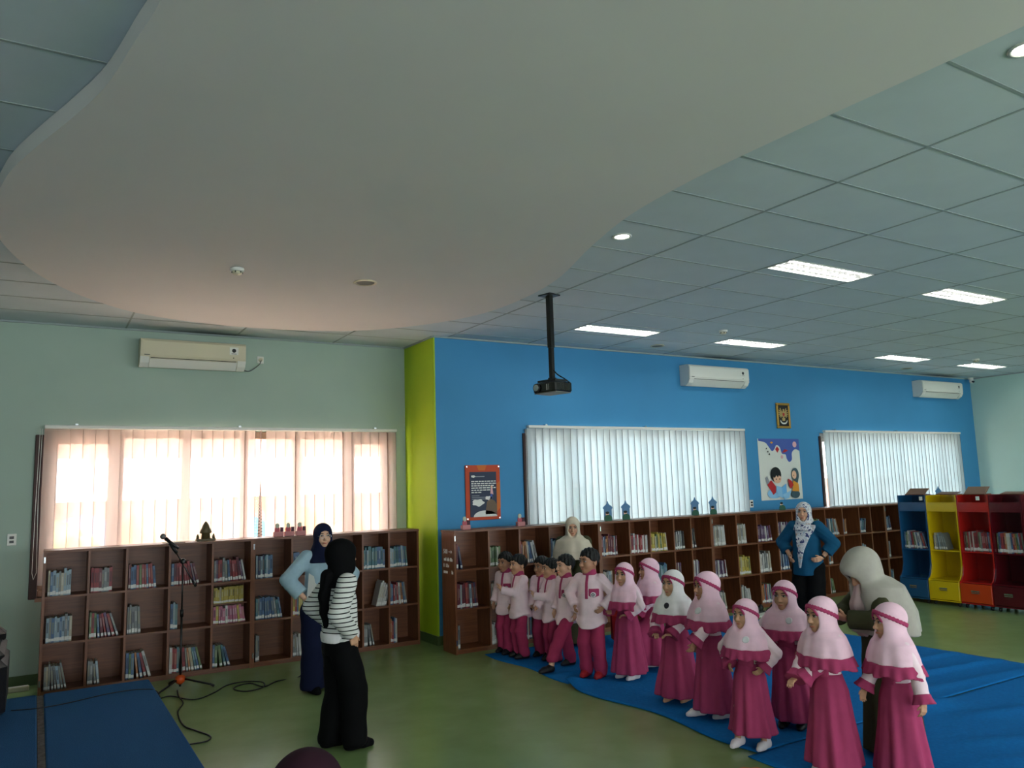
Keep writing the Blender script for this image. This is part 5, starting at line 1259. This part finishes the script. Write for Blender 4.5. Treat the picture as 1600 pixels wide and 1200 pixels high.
girl('girl in profile holding her forearm across her waist, before the grey scarf', 4.47, 3.50, 172, 1.10, (-4, 4, 0), {'l': ((.03, .17, .53), (-1, -.4, -.4), (.8, .6, 0), (0, 0, -1)), 'r': ((.06, .22, .50), (1, -.4, -.4), (-.3, .9, -.2), (0, 0, -1))}, None, 'mid', badge=None, seed=7)
girl('rightmost girl, nearest the camera, arms hanging at her sides', 4.66, 3.14, 158, 1.08, (-8, 4, 0), {'l': ((-.20, -.02, .47), (-.6, -1, 0), (-.1, .2, -1), (1, .1, 0)), 'r': ((.15, .12, .48), (.5, -1, 0), (.1, .3, -1), (-1, .1, 0))}, None, 'mid', badge=None, seed=8)

# -- grown women
def stripes():
    if 'striped_knit' in MATS: return MATS['striped_knit']
    m = mat('striped_knit', (.85, .85, .84), .85, .12); nt = m.node_tree; b = nt.nodes['Principled BSDF']
    tc = nt.nodes.new('ShaderNodeTexCoord'); sp = nt.nodes.new('ShaderNodeSeparateXYZ'); nt.links.new(tc.outputs['Object'], sp.inputs[0])
    mu = nt.nodes.new('ShaderNodeMath'); mu.operation = 'MULTIPLY'; mu.inputs[1].default_value = 1 / .034; nt.links.new(sp.outputs[2], mu.inputs[0])
    fr = nt.nodes.new('ShaderNodeMath'); fr.operation = 'FRACT'; nt.links.new(mu.outputs[0], fr.inputs[0])
    lt = nt.nodes.new('ShaderNodeMath'); lt.operation = 'LESS_THAN'; lt.inputs[1].default_value = .24; nt.links.new(fr.outputs[0], lt.inputs[0])
    mx = nt.nodes.new('ShaderNodeMix'); mx.data_type = 'RGBA'; mx.inputs[6].default_value = (*srgb((.84, .84, .82)), 1); mx.inputs[7].default_value = (*srgb((.07, .07, .08)), 1)
    nt.links.new(lt.outputs[0], mx.inputs[0]); nt.links.new(mx.outputs[2], b.inputs['Base Color']); return m
def floral():
    m = mat('floral_scarf', (.80, .80, .80), .7, .2); nt = m.node_tree; b = nt.nodes['Principled BSDF']
    tc = nt.nodes.new('ShaderNodeTexCoord')
    n = nt.nodes.new('ShaderNodeTexNoise'); n.inputs['Scale'].default_value = 22; n.inputs['Detail'].default_value = 3; nt.links.new(tc.outputs['Object'], n.inputs[0])
    rp = nt.nodes.new('ShaderNodeValToRGB'); e = rp.color_ramp.elements
    e[0].position = 0; e[0].color = (*srgb((.14, .17, .34)), 1); e[1].position = .40; e[1].color = (*srgb((.20, .24, .42)), 1)
    for pos, c in ((.425, (.80, .80, .81)), (.53, (.82, .81, .80)), (.56, (.50, .62, .72)), (.60, (.80, .79, .78)), (.70, (.62, .52, .48))):
        q = e.new(pos); q.color = (*srgb(c), 1)
    nt.links.new(n.outputs[0], rp.inputs[0]); nt.links.new(rp.outputs[0], b.inputs['Base Color']); return m
def top_garment(p, name, m, hem, a, b, slv=(.045, .040, .036), frac=.96, folds=5, amp=.02, seed=0, res=.010, zt=.03, cyh=0):
    h, zs, zh = p.h, p.zs, p.zh
    Z = [hem * h, zh, zh + .10 * h, zs - .11 * h, zs - .05 * h, zs, zs + zt * h]
    cy = [p.ly(q) for q in Z]; cy[0] += cyh
    def fn(P): return sleeves(p, P, *slv, frac, eltube(P, Z, [a[0] * h, a[1] * h, a[2] * h, a[3] * h, .105 * h, .078 * h, .036 * h], [b[0] * h, b[1] * h, b[2] * h, b[3] * h, .066 * h, .05 * h, .034 * h], cy=cy, folds=folds, famp=[amp * 1.6, amp, amp, amp * .5, 0, 0, 0], ph=seed), .03)
    lo, hi = bounds(p, hem * h, zs + .05 * h)
    sdf_obj(name, [(fn, lo, hi, res)], m, p.root); return fn
def wide_trousers(p, m, r=(.075, .072, .070), res=.011, hemz=.02, name='trousers', dz=0):
    h, zh = p.h, p.zh
    def fn(P):
        f = eltube(P, [zh - .07 * h, zh - .01 * h, zh + .03 * h], [.098 * h, .096 * h, .080 * h], [.08 * h, .078 * h, .06 * h])
        for hip, kn, ank, ft in p.leg.values():
            g = chain(P, [hip - V3(0, 0, .045 * h), kn, ank], [r[0] * h, r[1] * h, r[2] * h], .02) + .004 * np.sin(P[:, 2] * 26 + P[:, 0] * 18)
            f = smin(f, g, .025)
        return np.maximum(f, hemz * h - P[:, 2])
    pts = np.array([q for a in p.leg.values() for q in a]); lo = pts.min(0) - .10 * h; hi = pts.max(0) + .11 * h; lo[2] = 0
    sdf_obj(name, [(fn, lo, hi, res)], m, p.root)
def long_skirt(p, m, top, bot, zt, hem=.02, folds=6, amp=.04, seed=0, cyb=0, name='skirt', res=.011):
    h = p.h
    fn = lambda P: eltube(P, [hem * h, .25 * h, .45 * h, zt * h], [bot[0] * h, (bot[0] * .5 + top[0] * .5) * h, top[0] * 1.08 * h, top[0] * h], [bot[1] * h, (bot[1] * .5 + top[1] * .5) * h, top[1] * 1.08 * h, top[1] * h], cy=[cyb * h, cyb * .5 * h, 0, p.ly(zt * h)], folds=folds, famp=[amp, amp * .7, amp * .4, 0], ph=seed)
    sdf_obj(name, [(fn, V3(-bot[0] * h - .05, -bot[1] * h - .05 + min(0, cyb * h), hem * h - .01), V3(bot[0] * h + .05, bot[1] * h + .10 + max(0, cyb * h), zt * h + .02), res)], m, p.root)

# woman in the striped sweater, back to the camera
p = person('woman', 'woman in black headscarf and striped sweater standing with her back turned', 2.02, 5.95, 2, 1.52, True, 'mid', (-8, 0, 0), {'r': ((.120, .02, .555), (.7, -1, 0), (-.05, .2, -.95), (-1, 0, 0)), 'l': ((-.12, .02, .57), (-.6, -1, 0), (.1, .4, -.85), (1, 0, 0))}, {'r': (.055, .05, 0), 'l': (-.055, -.03, 0)}, shoes=(C_BLACK, 'sock'))
top_garment(p, 'striped_sweater', stripes(), .515, (.098, .108, .104, .106), (.082, .090, .084, .082), (.050, .047, .040), .94, 6, .02, 1)
h = p.h
sdf_obj('sweater_hem', [(lambda P: eltube(P, [.512 * h, .545 * h, .560 * h], [.106 * h, .110 * h, .108 * h], [.090 * h, .094 * h, .092 * h], folds=30, famp=[.008, .008, .004]), V3(-.13 * h, -.12 * h, .50 * h), V3(.13 * h, .12 * h, .57 * h), .008)], C_WHITE, p.root)
wide_trousers(p, C_BLACK, (.070, .068, .062))
o, full, hood, cape = hood_parts(p, C_BLACK, .775 * h, .088 * h, .078 * h, -.012 * h, .95, .030, 6, .03, res=.009, seed=2)
sdf_obj('scarf_bun', [(lambda P: elli(P, tuple(p.hc + p.Rh @ (V3(0, -.065, .0) * p.s)), (.09 * p.s, .07 * p.s, .09 * p.s)), p.hc - .22 * p.s, p.hc + .2 * p.s, .010)], C_BLACK, p.root)
def tail(P):
    f = chain(P, [V3(.01 * h, -.065 * h, .83 * h), V3(.02 * h, -.088 * h, .74 * h), V3(.035 * h, -.092 * h, .66 * h), V3(.04 * h, -.088 * h, .60 * h)], [.036 * h, .026 * h, .020 * h, .012 * h], .03)
    return f + .004 * np.sin(P[:, 0] * 170)
sdf_obj('scarf_tail', [(tail, V3(-.08 * h, -.17 * h, .53 * h), V3(.09 * h, -.01 * h, .90 * h), .008)], C_BLACK, p.root)
tag(MB().tube([(2.16, 5.55, .80), (2.22, 5.60, .74)], .004, 6).build('ring_charm', M_CHROME), 'tiny metal ring at the hand of the striped woman', 'ring') if False else None

# woman with navy scarf, denim shirt
p = person('woman', 'bespectacled woman in navy headscarf and pale denim shirt, hand on hip', 2.44, 7.72, -84, 1.59, True, 'light', (-10, 2, 0), {'r': ((.135, .05, .565), (1, -.5, .2), (-.3, .5, -.8), (-1, 0, 0)), 'l': 'hip'}, shoes=(C_BLACK, 'shoe'))
h = p.h
M_DENIM = mat('pale_denim', (.60, .70, .75), .85, .12, .14, 9, bump=.15)
top_garment(p, 'denim_shirt', M_DENIM, .46, (.118, .116, .108, .106), (.095, .094, .086, .080), (.044, .044, .046), .80, 5, .03, 2)
wide_trousers(p, C_NAVY, (.080, .076, .072))
o, full, hood, cape = hood_parts(p, C_NAVY, .765 * h, .105 * h, .088 * h, .010 * h, 1.06, .014, 7, .03, seed=1)
hp = lambda q: tuple(p.hc + p.Rh @ (V3(*q) * p.s))
gl = MB()
for sg in (-1, 1): gl.tube([hp((sg * .032 + .024 * math.cos(a), .100, .004 + .018 * math.sin(a))) for a in np.linspace(0, 2 * math.pi, 15)], .0016, 5)
gl.tube([hp((-.008, .102, .006)), hp((.008, .102, .006))], .0016, 5)
for sg in (-1, 1): gl.tube([hp((sg * .056, .098, .006)), hp((sg * .074, .04, .006))], .0016, 5)
gl.build('spectacles', M_CHROME, p.root)
def world_of(p, q): return np.array(p.root.matrix_basis @ Vector(tuple(q)))
bpy.context.view_layer.update()
wr = world_of(p, p.arm['r'][2])
t = thing('paper_sheet', 'folded white paper held by the woman in denim', 'paper', (float(wr[0]) + .06, float(wr[1]) - .05, float(wr[2])), R(-40))
MB().prism([(-.05, .0), (.06, .02), (.02, .20), (-.03, .23)], 'y', -.003, .0).build('front_leaf', P_WHITE, t)
MB().prism([(-.05, .0), (.05, .01), (.05, .12), (-.03, .20)], 'y', .004, .007).build('back_leaf', P_WHITE, t)
t = thing('microphone', 'black microphone held low by the woman in denim', 'microphone', (float(wr[0]) + .10, float(wr[1]) - .10, float(wr[2]) - .04))
MB().tube([(0, 0, -.12), (.02, 0, 0), (.03, 0, .05)], [.012, .015, .020], 10).build('handle', M_BLACK, t)
MB().ball((.036, 0, .085), (.036, .036, .042)).build('foam_head', mat('black_foam', (.02, .02, .02), .95), t)
MB().tube([(0, 0, -.12), (.0, 0, -.145)], [.010, .008], 8).build('socket_end', M_CHROME, t)

# woman with cream scarf behind the boys
p = person('woman', 'woman in a long cream headscarf standing behind the boys', 5.62, 7.92, 228, 1.49, True, 'mid', (8, 12, 0), {'r': 'front', 'l': 'front'}, shoes=(C_BLACK, 'shoe'), z=.012)
h = p.h; C_OLIVE, C_CREAM = cloth('olive', (.26, .26, .18)), cloth('cream_scarf', (.78, .74, .66))
top_garment(p, 'olive_dress_top', C_OLIVE, .45, (.12, .115, .108, .106), (.10, .095, .086, .080), (.050, .048, .046), .96)
long_skirt(p, C_OLIVE, (.115, .095), (.16, .14), .50, hem=.02)
hood_parts(p, C_CREAM, .665 * h, .170 * h, .120 * h, .02 * h, 1.12, .016, 6, .05, seed=3, res=.0095)

# woman in teal
p = person('woman', 'woman in teal shirt and floral headscarf with both hands on her hips', 8.45, 6.78, 196, 1.57, True, 'mid', (10, 0, 0), {'r': 'hip', 'l': ((-.135, .05, .56), (-1, -.5, .15), (.45, .8, -.2), (1, 0, 0))}, shoes=(C_BLACK, 'shoe'), z=.012, hscale=1.06)
h = p.h; M_TEAL = cloth('teal_shirt', (.09, .30, .42)); M_FLO = floral()
tp = top_garment(p, 'teal_shirt', M_TEAL, .42, (.128, .122, .112, .110), (.108, .102, .092, .086), (.052, .050, .048), .62, 5, .02, 4)
wide_trousers(p, C_BLACK, (.078, .072, .066))
o, full, hood, cape = hood_parts(p, M_FLO, .775 * h, .098 * h, .084 * h, .010 * h, 1.16, .015, 6, .03, seed=5)
decal(p, 'scarf_drape', tp, lambda P: np.maximum.reduce([np.abs(P[:, 0] - .012 - np.interp(P[:, 2], [.46 * h, .60 * h, .80 * h], [.03, .015, -.035])) - np.interp(P[:, 2], [.47 * h, .62 * h, .74 * h, .80 * h], [.012, .045, .095, .14]), .48 * h - P[:, 2], P[:, 2] - .82 * h, -P[:, 1]]), V3(-.17, 0, .46 * h), V3(.17, .25, .83 * h), M_FLO, .011, .008)
sh, el, wr = p.arm['l']
wax = norm(wr - el); wc = el + (wr - el) * .90
sdf_obj('wristwatch', [(lambda P: np.maximum(cone(P, wc - wax * .01, wc + wax * .01, .030, .030), np.abs((P - wc.astype(np.float32)) @ wax.astype(np.float32)) - .011), wc - .05, wc + .05, .005)], M_BLACK, p.root)

# woman with grey scarf stooping over a phone
p = person('woman', 'woman in pale grey headscarf and olive dress stooping over her phone', 5.08, 3.48, 160, 1.38, True, 'tan', (0, 38, 0), {'l': ((-.02, .20, .66), (-1, -.3, -.6), (.3, .8, .35), (.5, 0, .8)), 'r': ((.06, .20, .66), (1, -.3, -.6), (-.3, .8, .35), (-.5, 0, .8))}, lean=.12, shoes=(C_BLACK, 'shoe'), hscale=1.28, sw=.07, z=.016)
h = p.h; C_GREY = cloth('grey_scarf', (.66, .64, .60)); M_INNER = cloth('pink_grey', (.72, .62, .62))
top_garment(p, 'olive_dress_top', C_OLIVE, .45, (.13, .125, .118, .116), (.11, .105, .096, .090), (.045, .046, .046), .95)
long_skirt(p, C_OLIVE, (.120, .105), (.155, .135), .52, hem=.015, seed=2)
hood_parts(p, C_GREY, (.585 * h), .180 * h, .155 * h, -.015 * h, .92, .030, 6, .045, seed=4, peak=1, res=.0095)
sdf_obj('scarf_front_fold', [(lambda P: chain(P, [V3(.0, p.hc[1] + .02, p.hc[2] - .12), V3(.01, p.hc[1] + .03, p.hc[2] - .24), V3(.02, p.hc[1] + .01, p.hc[2] - .40)], [.045, .062, .055], .03) + .005 * np.sin(P[:, 0] * 120), V3(-.12, p.hc[1] - .09, p.hc[2] - .47), V3(.14, p.hc[1] + .14, p.hc[2] - .05), .009)], M_INNER, p.root)
bpy.context.view_layer.update()
wr = world_of(p, (p.arm['l'][2] + p.arm['r'][2]) / 2 + V3(0, .10, .05))
t = thing('mobile_phone', 'mobile phone held up by the woman in the grey headscarf', 'phone', tuple(float(q) for q in wr), R(160 - 90)); t.rotation_euler[0] = R(-35)
MB().box((-.038, -.005, -.078), (.038, .005, .078), bev=.004).build('phone_body', M_BLACK, t)
MB().box((-.034, -.0062, -.072), (.034, -.005, .072)).build('screen', mat('phone_screen', (.5, .55, .6), .15), t)

# head of a seated person right at the lower edge
p = person('person', 'person in dark maroon headscarf seated on the floor, only the head top showing', 0.765, 2.58, 60, .835, True, 'mid', (0, 0, 0), {'r': ((.14, .2, .35), (1, -.5, 0), (0, 1, 0), (0, 0, -1)), 'l': ((-.14, .2, .35), (-1, -.5, 0), (0, 1, 0), (0, 0, -1))}, face=False, sit=True, hscale=2.5, z=ST)
h = p.h; C_MAR = cloth('maroon_scarf', (.19, .10, .14))
hood_parts(p, C_MAR, .52 * h, .25 * h, .20 * h, 0, 1.0, .02, 6, .03, res=.011)
long_skirt(p, C_BLACK, (.22, .20), (.26, .26), .56, hem=.003, folds=5)

# ------------------------------------------------------------------ shrubs outside
def shrub(x, y, w, hh, rgb, label, seed):
    r2 = random.Random(seed)
    t = thing('shrub', label, 'shrub', (x, y, -.5))
    bl = [(r2.uniform(-w, w) * .6, r2.uniform(-.3, .3), hh * r2.uniform(.45, .85), r2.uniform(.3, .5) * w) for _ in range(9)]
    def fn(P):
        f = None
        for a, b, c, d in bl:
            g = elli(P, (a, b, c), (d, d, d)); f = g if f is None else smin(f, g, .1)
        return f + .05 * np.sin(P[:, 0] * 23 + seed) * np.sin(P[:, 2] * 21) * np.sin(P[:, 1] * 19)
    sdf_obj('foliage', [(fn, V3(-w * 1.2, -w, 0), V3(w * 1.2, w, hh * 1.4), .06)], mat('leaf_%d' % seed, rgb, .8, .1, .3, 6), t)
    for k in range(3): MB().tube([(r2.uniform(-.1, .1), 0, 0), (bl[k][0], bl[k][1], bl[k][2])], [.04, .02], 6).build('stem', mat('bark', (.3, .22, .16), .9), t)
for a in [(.6, 12.6, .55, 2.3, (.48, .45, .25), 'yellowish shrub outside the left end of the peach blind', 1), (2.9, 13.5, .5, 1.7, (.62, .42, .25), 'orange-leaved shrub outside the middle of the peach blind', 2), (4.6, 13.2, .5, 2.0, (.40, .42, .28), 'olive shrub outside the right end of the peach blind', 3), (9.2, 12.5, .7, 2.4, (.22, .30, .24), 'dark green shrub outside the left part of the middle blind', 4), (12.3, 12.6, .7, 2.3, (.24, .32, .24), 'dark green shrub outside the centre of the middle blind', 5), (15.2, 12.6, .6, 2.3, (.30, .32, .28), 'greyish shrub outside the right end of the middle blind', 6)]: shrub(*a)
